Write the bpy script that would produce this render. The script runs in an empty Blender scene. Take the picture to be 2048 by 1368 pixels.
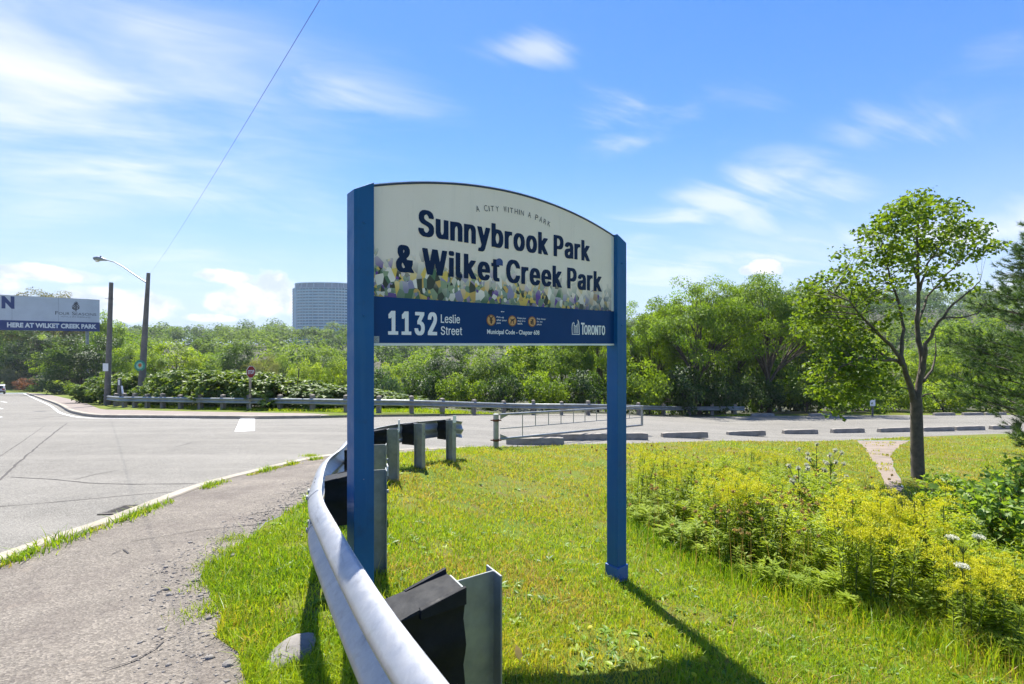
import bpy, bmesh, math, random
import numpy as np
from mathutils import Vector, Matrix
from mathutils.geometry import delaunay_2d_cdt

# ------------------------------------------------------------------ camera, sky, sun, exposure
scene = bpy.context.scene
COL = scene.collection
CAM_Z = 1.6
FPX, CX, HY = 970.0, 1024.0, 690.0        # focal length and horizon of the photograph in its own pixels
cam_d = bpy.data.cameras.new('camera'); cam = bpy.data.objects.new('camera', cam_d); COL.objects.link(cam)
cam.location = (0, 0, CAM_Z); cam.rotation_euler = (math.radians(90), 0, 0)
cam_d.sensor_width = 36.0; cam_d.lens = 36.0 * FPX / 2048.0; cam_d.shift_y = (HY - 684.0) / 2048.0
cam_d.clip_start = 0.05; cam_d.clip_end = 5000
scene.camera = cam

SUN_EL, SUN_AZ = math.radians(57.0), math.radians(-17.0)     # azimuth from +Y, negative is to the left
sun_dir = Vector((math.sin(SUN_AZ) * math.cos(SUN_EL), math.cos(SUN_AZ) * math.cos(SUN_EL), math.sin(SUN_EL)))
sl = bpy.data.lights.new('sun', 'SUN'); sl.energy = 4.9; sl.angle = math.radians(0.53); sl.color = (1.0, 0.95, 0.86)
so = bpy.data.objects.new('sun', sl); COL.objects.link(so)
so.rotation_euler = sun_dir.to_track_quat('Z', 'Y').to_euler(); so.location = (0, 0, 60)

vs = scene.view_settings
vs.view_transform = 'Standard'; vs.look = 'None'; vs.gamma = 1.0; vs.use_curve_mapping = False
vs.exposure = 1.28
scene.render.engine = 'CYCLES'
cy = scene.cycles
cy.max_bounces = 8; cy.diffuse_bounces = 4; cy.glossy_bounces = 3; cy.transmission_bounces = 4; cy.transparent_max_bounces = 8
cy.use_denoising = True; cy.sample_clamp_indirect = 6.0
cy.use_adaptive_sampling = True; cy.adaptive_threshold = 0.02

def px_dir(px, py):
    az = math.atan((px - CX) / FPX)
    el = math.atan((HY - py) / FPX * math.cos(az))
    return az, el

def build_world():
    w = bpy.data.worlds.new('World'); scene.world = w; w.use_nodes = True
    w.cycles.sampling_method = 'MANUAL'; w.cycles.sample_map_resolution = 512
    nt = w.node_tree; N = nt.nodes; L = nt.links; N.clear()
    def nd(t, **k):
        n = N.new(t)
        for a, b in k.items(): setattr(n, a, b)
        return n
    def M(op, a, b=None, c=None, clamp=False):
        n = nd('ShaderNodeMath', operation=op); n.use_clamp = clamp
        for i, v in enumerate((a, b, c)):
            if v is None: continue
            if isinstance(v, (int, float)): n.inputs[i].default_value = v
            else: L.new(v, n.inputs[i])
        return n.outputs[0]
    def sstep(x, a, b):
        n = nd('ShaderNodeMapRange', interpolation_type='SMOOTHSTEP'); L.new(x, n.inputs[0])
        n.inputs[1].default_value = a; n.inputs[2].default_value = b
        return n.outputs[0]
    def comb(x, y, z=0.0):
        n = nd('ShaderNodeCombineXYZ')
        for i, v in enumerate((x, y, z)):
            if isinstance(v, (int, float)): n.inputs[i].default_value = v
            else: L.new(v, n.inputs[i])
        return n.outputs[0]
    def noise(vec, scale, detail, rough=0.55, dist=0.0):
        n = nd('ShaderNodeTexNoise'); L.new(vec, n.inputs['Vector'])
        n.inputs['Scale'].default_value = scale; n.inputs['Detail'].default_value = detail
        n.inputs['Roughness'].default_value = rough; n.inputs['Distortion'].default_value = dist
        return n.outputs[0]
    sky = nd('ShaderNodeTexSky', sky_type='NISHITA', sun_disc=False)
    sky.sun_elevation = SUN_EL; sky.sun_rotation = SUN_AZ
    sky.altitude = 150; sky.air_density = 1.0; sky.dust_density = 0.05; sky.ozone_density = 3.5
    tc = nd('ShaderNodeTexCoord'); sp = nd('ShaderNodeSeparateXYZ'); L.new(tc.outputs['Generated'], sp.inputs[0])
    x, y, z = sp.outputs
    az = M('ARCTAN2', x, y)
    el = M('ARCTAN2', z, M('SQRT', M('ADD', M('MULTIPLY', x, x), M('MULTIPLY', y, y))))
    # high cirrus: streaky noise on a plane high above, the same all round the sky
    zz = M('ADD', M('MAXIMUM', z, 0.0), 0.16)
    u, v = M('DIVIDE', x, zz), M('DIVIDE', y, zz)
    a = math.radians(24)
    s1 = M('ADD', M('MULTIPLY', u, math.cos(a)), M('MULTIPLY', v, math.sin(a)))
    s2 = M('SUBTRACT', M('MULTIPLY', v, math.cos(a)), M('MULTIPLY', u, math.sin(a)))
    wisp = noise(comb(M('MULTIPLY', s1, 0.42), M('MULTIPLY', s2, 1.25)), 1.5, 5.0, 0.57, 0.7)
    broad = noise(comb(u, v, 3.7), 0.42, 3.0, 0.5)
    thin = M('MULTIPLY', sstep(wisp, 0.46, 0.78), sstep(broad, 0.40, 0.62))
    azel = comb(az, el, 0.0)
    def blob(px, py, wx, wy, rot=0.0):
        A, E = px_dir(px, py)
        mp = nd('ShaderNodeMapping', vector_type='TEXTURE'); L.new(azel, mp.inputs[0])
        mp.inputs['Location'].default_value = (A, E, 0); mp.inputs['Rotation'].default_value = (0, 0, rot); mp.inputs['Scale'].default_value = (wx / FPX, wy / FPX, 1)
        ln = nd('ShaderNodeVectorMath', operation='LENGTH'); L.new(mp.outputs[0], ln.inputs[0])
        return ln.outputs['Value']
    ae = comb(az, M('MULTIPLY', el, 1.3), 0.0)
    wn = noise(comb(M('MULTIPLY', s1, 0.62), M('MULTIPLY', s2, 1.0), 5.0), 1.5, 5.0, 0.55, 0.5)
    fine = noise(comb(M('MULTIPLY', s1, 0.45), M('MULTIPLY', s2, 1.3), 8.0), 5.0, 4.0, 0.55, 0.8)
    wn = M('ADD', M('MULTIPLY', wn, 0.78), M('MULTIPLY', fine, 0.22))
    ws = noise(comb(M('MULTIPLY', s1, 0.42), M('MULTIPLY', s2, 1.3), 2.0), 2.6, 5.0, 0.52, 0.9)
    patches = [(40, 215, 520, 190, 0.06, 1.0), (330, 90, 420, 140, -0.25, 0.75), (690, 190, 190, 56, -0.05, 0.55), (180, 320, 460, 80, 0.05, 0.9),
               (1075, 97, 115, 24, 0.0, 0.5), (1345, 222, 150, 40, -0.12, 0.7), (1255, 290, 100, 26, 0.1, 0.6), (1560, 350, 620, 44, 0.30, 0.6),
               (1900, 240, 420, 46, 0.34, 0.6), (330, 405, 200, 26, 0.0, 0.4), (2010, 458, 190, 28, 0.05, 0.7), (1560, 510, 320, 30, 0.08, 0.5)]
    wno = M('MULTIPLY', M('SUBTRACT', wn, 0.5), -2.4); wst = sstep(wn, 0.22, 0.66)
    wso = M('MULTIPLY', M('SUBTRACT', ws, 0.5), -3.2); wss = sstep(ws, 0.34, 0.66)
    cir = thin
    cir = M('MULTIPLY', cir, 0.25)
    for (px, py, wx, wy, r, amp) in patches:
        small = px > 600
        m = sstep(M('ADD', blob(px, py, wx, wy, r), wso if small else wno), 1.35, -0.5)
        m = M('MULTIPLY', M('MULTIPLY', m, wss if small else wst), amp)
        cir = M('MAXIMUM', cir, m)
    # cumulus low over the horizon
    cn = noise(ae, 9.0, 4.0, 0.6, 0.3)
    cn2 = noise(ae, 30.0, 3.0, 0.6, 0.0)
    cnn = M('ADD', M('MULTIPLY', cn, 0.75), M('MULTIPLY', cn2, 0.25))
    cno = M('MULTIPLY', M('SUBTRACT', cnn, 0.5), -2.6)
    cum = None
    for (px, py, wx, wy) in [(530, 592, 66, 36), (545, 566, 38, 26), (452, 553, 58, 12), (468, 604, 44, 22), (292, 612, 46, 26), (190, 600, 52, 20), (420, 636, 40, 7),
                             (1500, 541, 24, 11), (1530, 532, 28, 17), (1551, 541, 16, 10), (60, 545, 90, 12), (-160, 590, 120, 50), (2350, 560, 160, 50)]:
        b = M('ADD', blob(px, py, wx, wy), cno)
        cum = b if cum is None else M('MINIMUM', cum, b)
    ring = M('ADD', M('ABSOLUTE', M('MULTIPLY', M('SUBTRACT', el, 0.12), 9.0)), M('MULTIPLY', M('SUBTRACT', noise(ae, 3.1, 4.0, 0.55, 0.2), 0.5), -7.0))
    back = sstep(M('ABSOLUTE', az), 0.95, 1.25)
    cumf = sstep(cum, 1.12, 0.62)
    cumf = M('MAXIMUM', cumf, M('MULTIPLY', sstep(ring, 0.35, -0.4), back))
    low = M('MULTIPLY', M('POWER', sstep(el, 0.42, -0.02), 1.3), 0.94)
    fac = M('MAXIMUM', M('MULTIPLY', cir, 0.92), M('MULTIPLY', cumf, 0.93))
    bg = nd('ShaderNodeBackground'); bg.inputs[1].default_value = SKY_STR
    hs = nd('ShaderNodeHueSaturation'); hs.inputs['Hue'].default_value = 0.517; hs.inputs['Saturation'].default_value = 1.5; hs.inputs['Value'].default_value = 1.0
    gm = nd('ShaderNodeGamma'); gm.inputs[1].default_value = 0.74; L.new(sky.outputs[0], gm.inputs[0]); L.new(gm.outputs[0], hs.inputs['Color'])
    L.new(hs.outputs[0], bg.inputs[0])
    shade = nd('ShaderNodeMixRGB'); shade.inputs[1].default_value = (0.60, 0.68, 0.86, 1); shade.inputs[2].default_value = (1, 0.985, 0.95, 1)
    L.new(M('MAXIMUM', sstep(cnn, 0.42, 0.60), M('SUBTRACT', 1.0, cumf)), shade.inputs[0])
    cb = nd('ShaderNodeBackground'); cb.inputs[1].default_value = CLOUD_STR; L.new(shade.outputs[0], cb.inputs[0])
    hb = nd('ShaderNodeBackground'); hb.inputs[0].default_value = (0.56, 0.71, 0.97, 1); hb.inputs[1].default_value = 0.43
    hz = nd('ShaderNodeMixShader'); L.new(low, hz.inputs[0]); L.new(bg.outputs[0], hz.inputs[1]); L.new(hb.outputs[0], hz.inputs[2])
    mix = nd('ShaderNodeMixShader'); L.new(fac, mix.inputs[0]); L.new(hz.outputs[0], mix.inputs[1]); L.new(cb.outputs[0], mix.inputs[2])
    out = nd('ShaderNodeOutputWorld'); L.new(mix.outputs[0], out.inputs[0])
SKY_STR, CLOUD_STR = 0.14, 0.5
build_world()

# ------------------------------------------------------------------ helpers
RNG = np.random.default_rng(11)
def tag(o, label=None, cat=None, group=None, kind=None):
    if label: o['label'] = label
    if cat: o['category'] = cat
    if group: o['group'] = group
    if kind: o['kind'] = kind
    return o
def link(name, me, parent=None, mat=None):
    o = bpy.data.objects.new(name, me); COL.objects.link(o)
    if parent is not None: o.parent = parent
    if mat is not None and not me.materials: me.materials.append(mat)
    return o
def thing(name, label, cat, loc=(0, 0, 0), rz=0.0, group=None):
    o = bpy.data.objects.new(name, None); COL.objects.link(o); o.empty_display_size = 0.2
    o.location = loc; o.rotation_euler = (0, 0, rz)
    return tag(o, label, cat, group)
def np_mesh(name, verts, faces, mat=None, smooth=False, tint=None):
    """verts (n,3), faces (m,k) with constant k; tint is one number per face."""
    verts = np.asarray(verts, np.float32); faces = np.asarray(faces, np.int32)
    me = bpy.data.meshes.new(name); k = faces.shape[1]; m = len(faces)
    me.vertices.add(len(verts)); me.vertices.foreach_set('co', verts.ravel())
    me.loops.add(m * k); me.loops.foreach_set('vertex_index', faces.ravel())
    me.polygons.add(m); me.polygons.foreach_set('loop_start', np.arange(0, m * k, k, dtype=np.int32))
    me.polygons.foreach_set('loop_total', np.full(m, k, np.int32))
    if smooth: me.polygons.foreach_set('use_smooth', np.ones(m, bool))
    if tint is not None:
        at = me.attributes.new('tint', 'FLOAT', 'FACE'); at.data.foreach_set('value', np.asarray(tint, np.float32))
    me.update(calc_edges=True)
    if mat: me.materials.append(mat)
    return me
class MB:
    """collects polygons for one mesh"""
    def __init__(s): s.v = []; s.f = []
    def add(s, vs_, fs):
        b = len(s.v); s.v += [tuple(v) for v in vs_]; s.f += [tuple(i + b for i in f) for f in fs]; return s
    def box(s, c, d, mtx=None):
        x, y, z = d[0] / 2, d[1] / 2, d[2] / 2
        vs_ = [Vector((sx * x, sy * y, sz * z)) for sz in (-1, 1) for sy in (-1, 1) for sx in (-1, 1)]
        if mtx is not None: vs_ = [mtx @ v for v in vs_]
        vs_ = [v + Vector(c) for v in vs_]
        return s.add(vs_, [(0, 2, 3, 1), (4, 5, 7, 6), (0, 1, 5, 4), (2, 6, 7, 3), (0, 4, 6, 2), (1, 3, 7, 5)])
    def prism(s, poly, z0, z1):
        n = len(poly); vs_ = [(p[0], p[1], z0) for p in poly] + [(p[0], p[1], z1) for p in poly]
        return s.add(vs_, [tuple(range(n))[::-1], tuple(range(n, 2 * n))] + [(i, (i + 1) % n, n + (i + 1) % n, n + i) for i in range(n)])
    def extrude_y(s, poly, y0, y1):
        n = len(poly); vs_ = [(p[0], y0, p[1]) for p in poly] + [(p[0], y1, p[1]) for p in poly]
        return s.add(vs_, [tuple(range(n)), tuple(range(n, 2 * n))[::-1]] + [(i, n + i, n + (i + 1) % n, (i + 1) % n) for i in range(n)])
    def tube(s, pts, rads, n=8, cap=True):
        pts = [Vector(p) for p in pts]
        if isinstance(rads, (int, float)): rads = [rads] * len(pts)
        b = len(s.v); ref = None
        for i, p in enumerate(pts):
            d = (pts[min(i + 1, len(pts) - 1)] - pts[max(i - 1, 0)]).normalized()
            if ref is None: ref = Vector((1, 0, 0)) if abs(d.x) < 0.8 else Vector((0, 1, 0))
            a = d.cross(ref).normalized(); ref = a.cross(d).normalized(); c = ref
            for k in range(n):
                t = 2 * math.pi * k / n
                s.v.append(tuple(p + (a * math.sin(t) + c * math.cos(t)) * rads[i]))
        for i in range(len(pts) - 1):
            for k in range(n):
                k2 = (k + 1) % n; s.f.append((b + i * n + k, b + i * n + k2, b + (i + 1) * n + k2, b + (i + 1) * n + k))
        if cap:
            s.f.append(tuple(b + k for k in range(n))[::-1]); e = b + (len(pts) - 1) * n; s.f.append(tuple(e + k for k in range(n)))
        return s
    def sweep(s, path, prof, closed=True):
        """path: list of (pos, outward normal, up); prof: list of (n, up)"""
        b = len(s.v); m = len(prof)
        for p, nn, up in path:
            for a, h in prof: s.v.append(tuple(Vector(p) + Vector(nn) * a + Vector(up) * h))
        r = m if closed else m - 1
        for i in range(len(path) - 1):
            for k in range(r):
                k2 = (k + 1) % m; s.f.append((b + i * m + k, b + i * m + k2, b + (i + 1) * m + k2, b + (i + 1) * m + k))
        if closed:
            s.f.append(tuple(b + k for k in range(m))[::-1]); e = b + (len(path) - 1) * m; s.f.append(tuple(e + k for k in range(m)))
        return s
    def mesh(s, name, mat, smooth=False, bevel=0.0, seg=2, fix=True):
        me = bpy.data.meshes.new(name); me.from_pydata(s.v, [], s.f)
        if bevel or fix:
            bm = bmesh.new(); bm.from_mesh(me)
            if fix: bmesh.ops.recalc_face_normals(bm, faces=bm.faces)
            if bevel:
                eds = [e for e in bm.edges if len(e.link_faces) == 2 and e.calc_face_angle(0) > 0.5]
                bmesh.ops.bevel(bm, geom=eds, offset=bevel, segments=seg, affect='EDGES', profile=0.6)
            bm.to_mesh(me); bm.free()
        if smooth:
            me.polygons.foreach_set('use_smooth', np.ones(len(me.polygons), bool))
            me.set_sharp_from_angle(angle=math.radians(smooth if smooth > 1 else 40))
        me.materials.append(mat); return me
    def build(s, name, mat, parent=None, smooth=False, bevel=0.0, seg=2, fix=True):
        return link(name, s.mesh(name, mat, smooth, bevel, seg, fix), parent)
def copy_tree(o, parent=None):
    c = o.copy(); COL.objects.link(c); c.parent = parent
    for ch in o.children: copy_tree(ch, c)
    return c

# ------------------------------------------------------------------ materials
MATS = {}
class NT:
    def __init__(s, m): s.nt = m.node_tree; s.N = s.nt.nodes; s.L = s.nt.links
    def n(s, t, **k):
        x = s.N.new(t)
        for a, b in k.items(): setattr(x, a, b)
        return x
    def put(s, inp, v):
        if v is None: return
        if hasattr(v, 'is_output') or isinstance(v, bpy.types.NodeSocket): s.L.new(v, inp)
        else: inp.default_value = v
    def coord(s, kind='Object', scale=None):
        t = s.n('ShaderNodeTexCoord'); o = t.outputs[kind]
        if scale:
            mp = s.n('ShaderNodeMapping'); mp.inputs['Scale'].default_value = scale; s.L.new(o, mp.inputs[0]); o = mp.outputs[0]
        return o
    def noise(s, vec, scale, detail=4, rough=0.55, dist=0.0, col=False):
        x = s.n('ShaderNodeTexNoise'); s.L.new(vec, x.inputs['Vector'])
        x.inputs['Scale'].default_value = scale; x.inputs['Detail'].default_value = detail; x.inputs['Roughness'].default_value = rough; x.inputs['Distortion'].default_value = dist
        return x.outputs[1 if col else 0]
    def vor(s, vec, scale, feature='F1', out='Distance', rand=1.0):
        x = s.n('ShaderNodeTexVoronoi', feature=feature); s.L.new(vec, x.inputs['Vector']); x.inputs['Scale'].default_value = scale; x.inputs['Randomness'].default_value = rand
        return x.outputs[out]
    def ramp(s, fac, stops, interp='LINEAR'):
        x = s.n('ShaderNodeValToRGB'); r = x.color_ramp; r.interpolation = interp
        while len(r.elements) < len(stops): r.elements.new(0.5)
        for e, (p, c) in zip(r.elements, stops): e.position = p; e.color = (c[0], c[1], c[2], 1)
        s.L.new(fac, x.inputs[0]); return x.outputs[0]
    def rng(s, v, a, b, c=0.0, d=1.0):
        x = s.n('ShaderNodeMapRange'); s.L.new(v, x.inputs[0])
        for i, q in enumerate((a, b, c, d)): x.inputs[i + 1].default_value = q
        return x.outputs[0]
    def mix(s, fac, a, b, blend='MIX'):
        x = s.n('ShaderNodeMixRGB', blend_type=blend)
        s.put(x.inputs[0], fac)
        for i, v in ((1, a), (2, b)):
            if isinstance(v, tuple): v = (v[0], v[1], v[2], 1)
            s.put(x.inputs[i], v)
        return x.outputs[0]
    def math(s, op, a, b=None):
        x = s.n('ShaderNodeMath', operation=op); s.put(x.inputs[0], a); s.put(x.inputs[1], b); return x.outputs[0]
    def bump(s, h, strength, dist):
        x = s.n('ShaderNodeBump'); x.inputs['Strength'].default_value = strength; x.inputs['Distance'].default_value = dist; s.L.new(h, x.inputs['Height']); return x.outputs[0]
def new_mat(name):
    m = bpy.data.materials.new(name); m.use_nodes = True; t = NT(m); t.N.clear(); MATS[name] = m
    out = t.n('ShaderNodeOutputMaterial'); return m, t, out
def principled(t, out, col, rough=0.6, metal=0.0, normal=None, spec=0.5, coat=0.0):
    b = t.n('ShaderNodeBsdfPrincipled')
    if isinstance(col, tuple): col = (col[0], col[1], col[2], 1)
    t.put(b.inputs['Base Color'], col); t.put(b.inputs['Roughness'], rough); t.put(b.inputs['Metallic'], metal)
    b.inputs['Specular IOR Level'].default_value = spec
    b.inputs['Coat Weight'].default_value = coat
    if normal is not None: t.L.new(normal, b.inputs['Normal'])
    t.L.new(b.outputs[0], out.inputs[0]); return b
def simple(name, col, rough=0.6, metal=0.0, var=0.18, scale=6.0, bump=0.0, spec=0.5, dirt=None, coat=0.0):
    m, t, out = new_mat(name); c = t.coord('Object')
    f = t.noise(c, scale, 6, 0.6)
    lo = tuple(v * (1 - var) for v in col); hi = tuple(min(1, v * (1 + var)) for v in col)
    cc = t.ramp(f, [(0.3, lo), (0.7, hi)])
    if dirt:
        d = t.rng(t.noise(c, scale * 0.35, 8, 0.7), 0.52, 0.72); cc = t.mix(t.math('MULTIPLY', d, dirt[3] if len(dirt) > 3 else 0.6), cc, tuple(dirt[:3]))
    r = t.rng(t.noise(c, scale * 3, 4), 0.3, 0.7, max(0.05, rough - 0.08), min(1, rough + 0.08))
    nrm = t.bump(t.noise(c, scale * 8, 5), 0.4, bump) if bump else None
    principled(t, out, cc, r, metal, nrm, spec, coat); return m
def leaf_mat(name, dark, light, trans=0.45, tcol=None, gloss=0.35, hue=0.03):
    m, t, out = new_mat(name)
    at = t.n('ShaderNodeAttribute', attribute_type='GEOMETRY', attribute_name='tint')
    oi = t.n('ShaderNodeObjectInfo')
    fac = t.math('ADD', at.outputs['Fac'], t.math('MULTIPLY', t.math('SUBTRACT', oi.outputs['Random'], 0.5), 0.25))
    c = t.ramp(fac, [(0.0, dark), (1.0, light)])
    b = t.n('ShaderNodeBsdfPrincipled'); t.L.new(c, b.inputs['Base Color']); b.inputs['Roughness'].default_value = 0.5; b.inputs['Specular IOR Level'].default_value = gloss
    tr = t.n('ShaderNodeBsdfTranslucent')
    k = tcol or (1.5, 1.35, 0.55)
    tc_ = t.mix(1.0, c, (k[0], k[1], k[2]), 'MULTIPLY')
    t.L.new(tc_, tr.inputs[0])
    mx = t.n('ShaderNodeMixShader'); mx.inputs[0].default_value = trans
    t.L.new(b.outputs[0], mx.inputs[1]); t.L.new(tr.outputs[0], mx.inputs[2]); t.L.new(mx.outputs[0], out.inputs[0])
    return m

# ------------------------------------------------------------------ the lie of the land
def ss(a, b, x):
    t = np.clip((np.asarray(x, float) - a) / (b - a), 0, 1); return t * t * (3 - 2 * t)
RAIL_Y = [-3, 1.68, 3.5, 5.0, 6.8, 8.65, 10.5, 14]
RAIL_X = [2.2, 0.0, -0.92, -1.3, -1.6, -1.03, -0.6, -0.3]
FAR_X = [-300, -95, -36, -27, -23, -18, -12, -7, 0, 10, 17, 60, 300]
FAR_Y = [305, 101, 46, 37, 32.5, 30, 27.5, 26.5, 28, 32, 36, 50, 120]
def gz(x, y):
    """ground height in world metres (camera eye at CAM_Z)"""
    x = np.asarray(x, float); y = np.asarray(y, float)
    z = -1.35 - 0.083 * np.minimum(y, 100.0)
    s = np.maximum(x - np.interp(y, RAIL_Y, RAIL_X), 0)
    bank = 0.85 * (1 - np.exp(-s * 0.31))
    lot = 0.4 * ss(-6, 1, x) + 0.5 * ss(3, 14, x)
    k = ss(9, 13, y)
    z = z - (bank * (1 - k) + lot * k)
    v = np.maximum(y - np.interp(x, FAR_X, FAR_Y), 0)
    z = z - 5.0 * ss(2.0, 38.0, v)
    z = z + ss(70, 330, y) * (15 + 24 * ss(0.1, 0.55, x / np.maximum(y, 1.0))) * ss(0, 30, v)
    z = z + 0.025 * np.sin(x * 1.7 + 0.8 * y) * np.sin(y * 1.3 - 0.6 * x) * ss(0.2, 1.5, s) * (1 - k)
    return z + CAM_Z
def G(x, y): return float(gz(x, y))
def hit(px, py, off=0.0):
    """where the sight line of a photo pixel meets the ground"""
    a = (px - CX) / FPX; b = (HY - py) / FPX
    lo = 0.5; y = lo; step = 0.05
    while y < 900:
        if CAM_Z + b * y <= G(a * y, y) + off: break
        lo = y; y += max(0.05, y * 0.01)
    hi = y
    for _ in range(30):
        m = (lo + hi) / 2
        if CAM_Z + b * m <= G(a * m, m) + off: hi = m
        else: lo = m
    return (a * hi, hi)
def at(px, py, Y):
    return Vector(((px - CX) / FPX * Y, Y, CAM_Z + (HY - py) / FPX * Y))
def smooth_line(pts, step):
    """Catmull-Rom through 2-D points, resampled"""
    P = [Vector((p[0], p[1])) for p in pts]; out = []
    P = [P[0] * 2 - P[1]] + P + [P[-1] * 2 - P[-2]]
    for i in range(1, len(P) - 2):
        p0, p1, p2, p3 = P[i - 1:i + 3]
        n = max(1, int((p2 - p1).length / step))
        for k in range(n):
            t = k / n
            out.append(0.5 * ((2 * p1) + (p2 - p0) * t + (2 * p0 - 5 * p1 + 4 * p2 - p3) * t * t + (3 * p1 - p0 - 3 * p2 + p3) * t ** 3))
    out.append(P[-2]); return out
def inside(poly, x, y):
    poly = np.asarray([(p[0], p[1]) for p in poly]); x = np.asarray(x); y = np.asarray(y); r = np.zeros(x.shape, bool)
    j = len(poly) - 1
    for i in range(len(poly)):
        xi, yi = poly[i]; xj, yj = poly[j]
        if yi != yj:
            c = ((yi > y) != (yj > y)) & (x < (xj - xi) * (y - yi) / (yj - yi) + xi); r ^= c
        j = i
    return r
def vnoise(x, y, scale, seed=0):
    """smooth value noise 0..1"""
    x = np.asarray(x) * scale; y = np.asarray(y) * scale
    xi = np.floor(x).astype(np.int64); yi = np.floor(y).astype(np.int64); fx = x - xi; fy = y - yi
    fx = fx * fx * (3 - 2 * fx); fy = fy * fy * (3 - 2 * fy)
    def h(a, b):
        n = (a * 374761393 + b * 668265263 + seed * 974711) & 0x7fffffff
        n = ((n ^ (n >> 13)) * 1274126177) & 0x7fffffff
        return ((n ^ (n >> 16)) & 0xffff) / 65535.0
    return (h(xi, yi) * (1 - fx) + h(xi + 1, yi) * fx) * (1 - fy) + (h(xi, yi + 1) * (1 - fx) + h(xi + 1, yi + 1) * fx) * fy
def fbm(x, y, scale, seed=0, o=3):
    s = 0; a = 0.5; t = 0
    for i in range(o): s = s + a * vnoise(x, y, scale * 2 ** i, seed + i); t += a; a *= 0.5
    return s / t

near_kerb = [(-1.6, -7), (-2.9, -2), (-3.6, 1.5)] + [hit(*p) for p in [(0, 1110), (180, 1050), (380, 975), (500, 943), (600, 920), (680, 908), (760, 902.5), (850, 898), (925, 894)]]
near_kerb = smooth_line(near_kerb, 0.3)
lot_front = smooth_line([hit(*p) for p in [(1000, 893), (1150, 889), (1300, 886), (1500, 882), (1700, 880), (1850, 873), (2048, 867)]] + [(30, 22), (46, 27)], 0.5)
lot_far = [(50, 42)] + [hit(*p) for p in [(2047, 829), (1800, 830), (1500, 832), (1300, 831), (1000, 829), (830, 828.5), (700, 830)]]
lot_far = smooth_line(lot_far, 0.7)
far_kerb = smooth_line([hit(*p) for p in [(640, 831.5), (560, 832.5), (480, 832.6), (329, 831.5), (252, 831), (205, 830.5), (177, 828.5), (157, 825), (137, 819.5), (113, 806.8), (81, 795.5), (53, 785.5)]], 0.6)
road_poly = list(near_kerb) + list(lot_front) + list(lot_far) + list(far_kerb) + [Vector(p) for p in [(-107, 83), (-62, 38), (-27, 6), (-20, -7)]]
path_in = smooth_line([hit(*p) for p in [(905, 899), (850, 903), (770, 909), (700, 926), (655, 957), (622, 988), (560, 1032), (485, 1082), (412, 1150), (398, 1185), (440, 1225), (432, 1285), (480, 1368)]] + [(-0.9, 1.4), (-0.2, -0.4), (1.2, -3), (3.0, -7)], 0.2)
jr = random.Random(5)
path_in = [p + Vector((jr.uniform(-.05, .05), jr.uniform(-.05, .05))) if 1 < p.y < 6.5 else p for p in path_in]
path_poly = list(near_kerb) + list(path_in)
walk_in = smooth_line([hit(*p) for p in [(660, 830), (628, 827.0), (493, 824.5), (329, 821.5), (274, 820), (226, 819.5), (203, 818), (187, 812.5), (169, 805.2), (145, 799.5), (112, 792), (84, 787.5)]], 0.6)
walk_poly = list(far_kerb) + list(walk_in)[::-1]
dirt_poly = smooth_line([hit(*p) for p in [(1716, 880.5), (1735, 905), (1752, 932), (1768, 968), (1782, 985), (1806, 978), (1790, 940), (1782, 912), (1796, 895), (1822, 881)]], 0.25)
dirt_poly = [p + Vector((0.16 * (float(fbm(p.x, p.y, 2.5, 61)) - .5), 0.16 * (float(fbm(p.x, p.y, 2.5, 62)) - .5))) for p in dirt_poly]
def region(x, y):
    x = np.asarray(x, float); y = np.asarray(y, float)
    r = np.zeros(x.shape, int)
    r[y > np.interp(x, FAR_X, FAR_Y) + 0.4] = 5
    r[inside(dirt_poly, x, y)] = 4
    r[inside(walk_poly, x, y)] = 3
    r[inside(path_poly, x, y)] = 2
    r[inside(road_poly, x, y)] = 1
    return r
def road_off(x): return -0.02 - 0.09 * (1 - ss(-4.5, -0.5, x))
def surf_z(x, y, r):
    z = gz(x, y)
    if r == 1: return z + road_off(x)
    if r == 2: return z + 0.004 + 0.012 * (fbm(x, y, 1.3, 4) - 0.5)
    if r == 4: return z - 0.015
    return z

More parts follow.
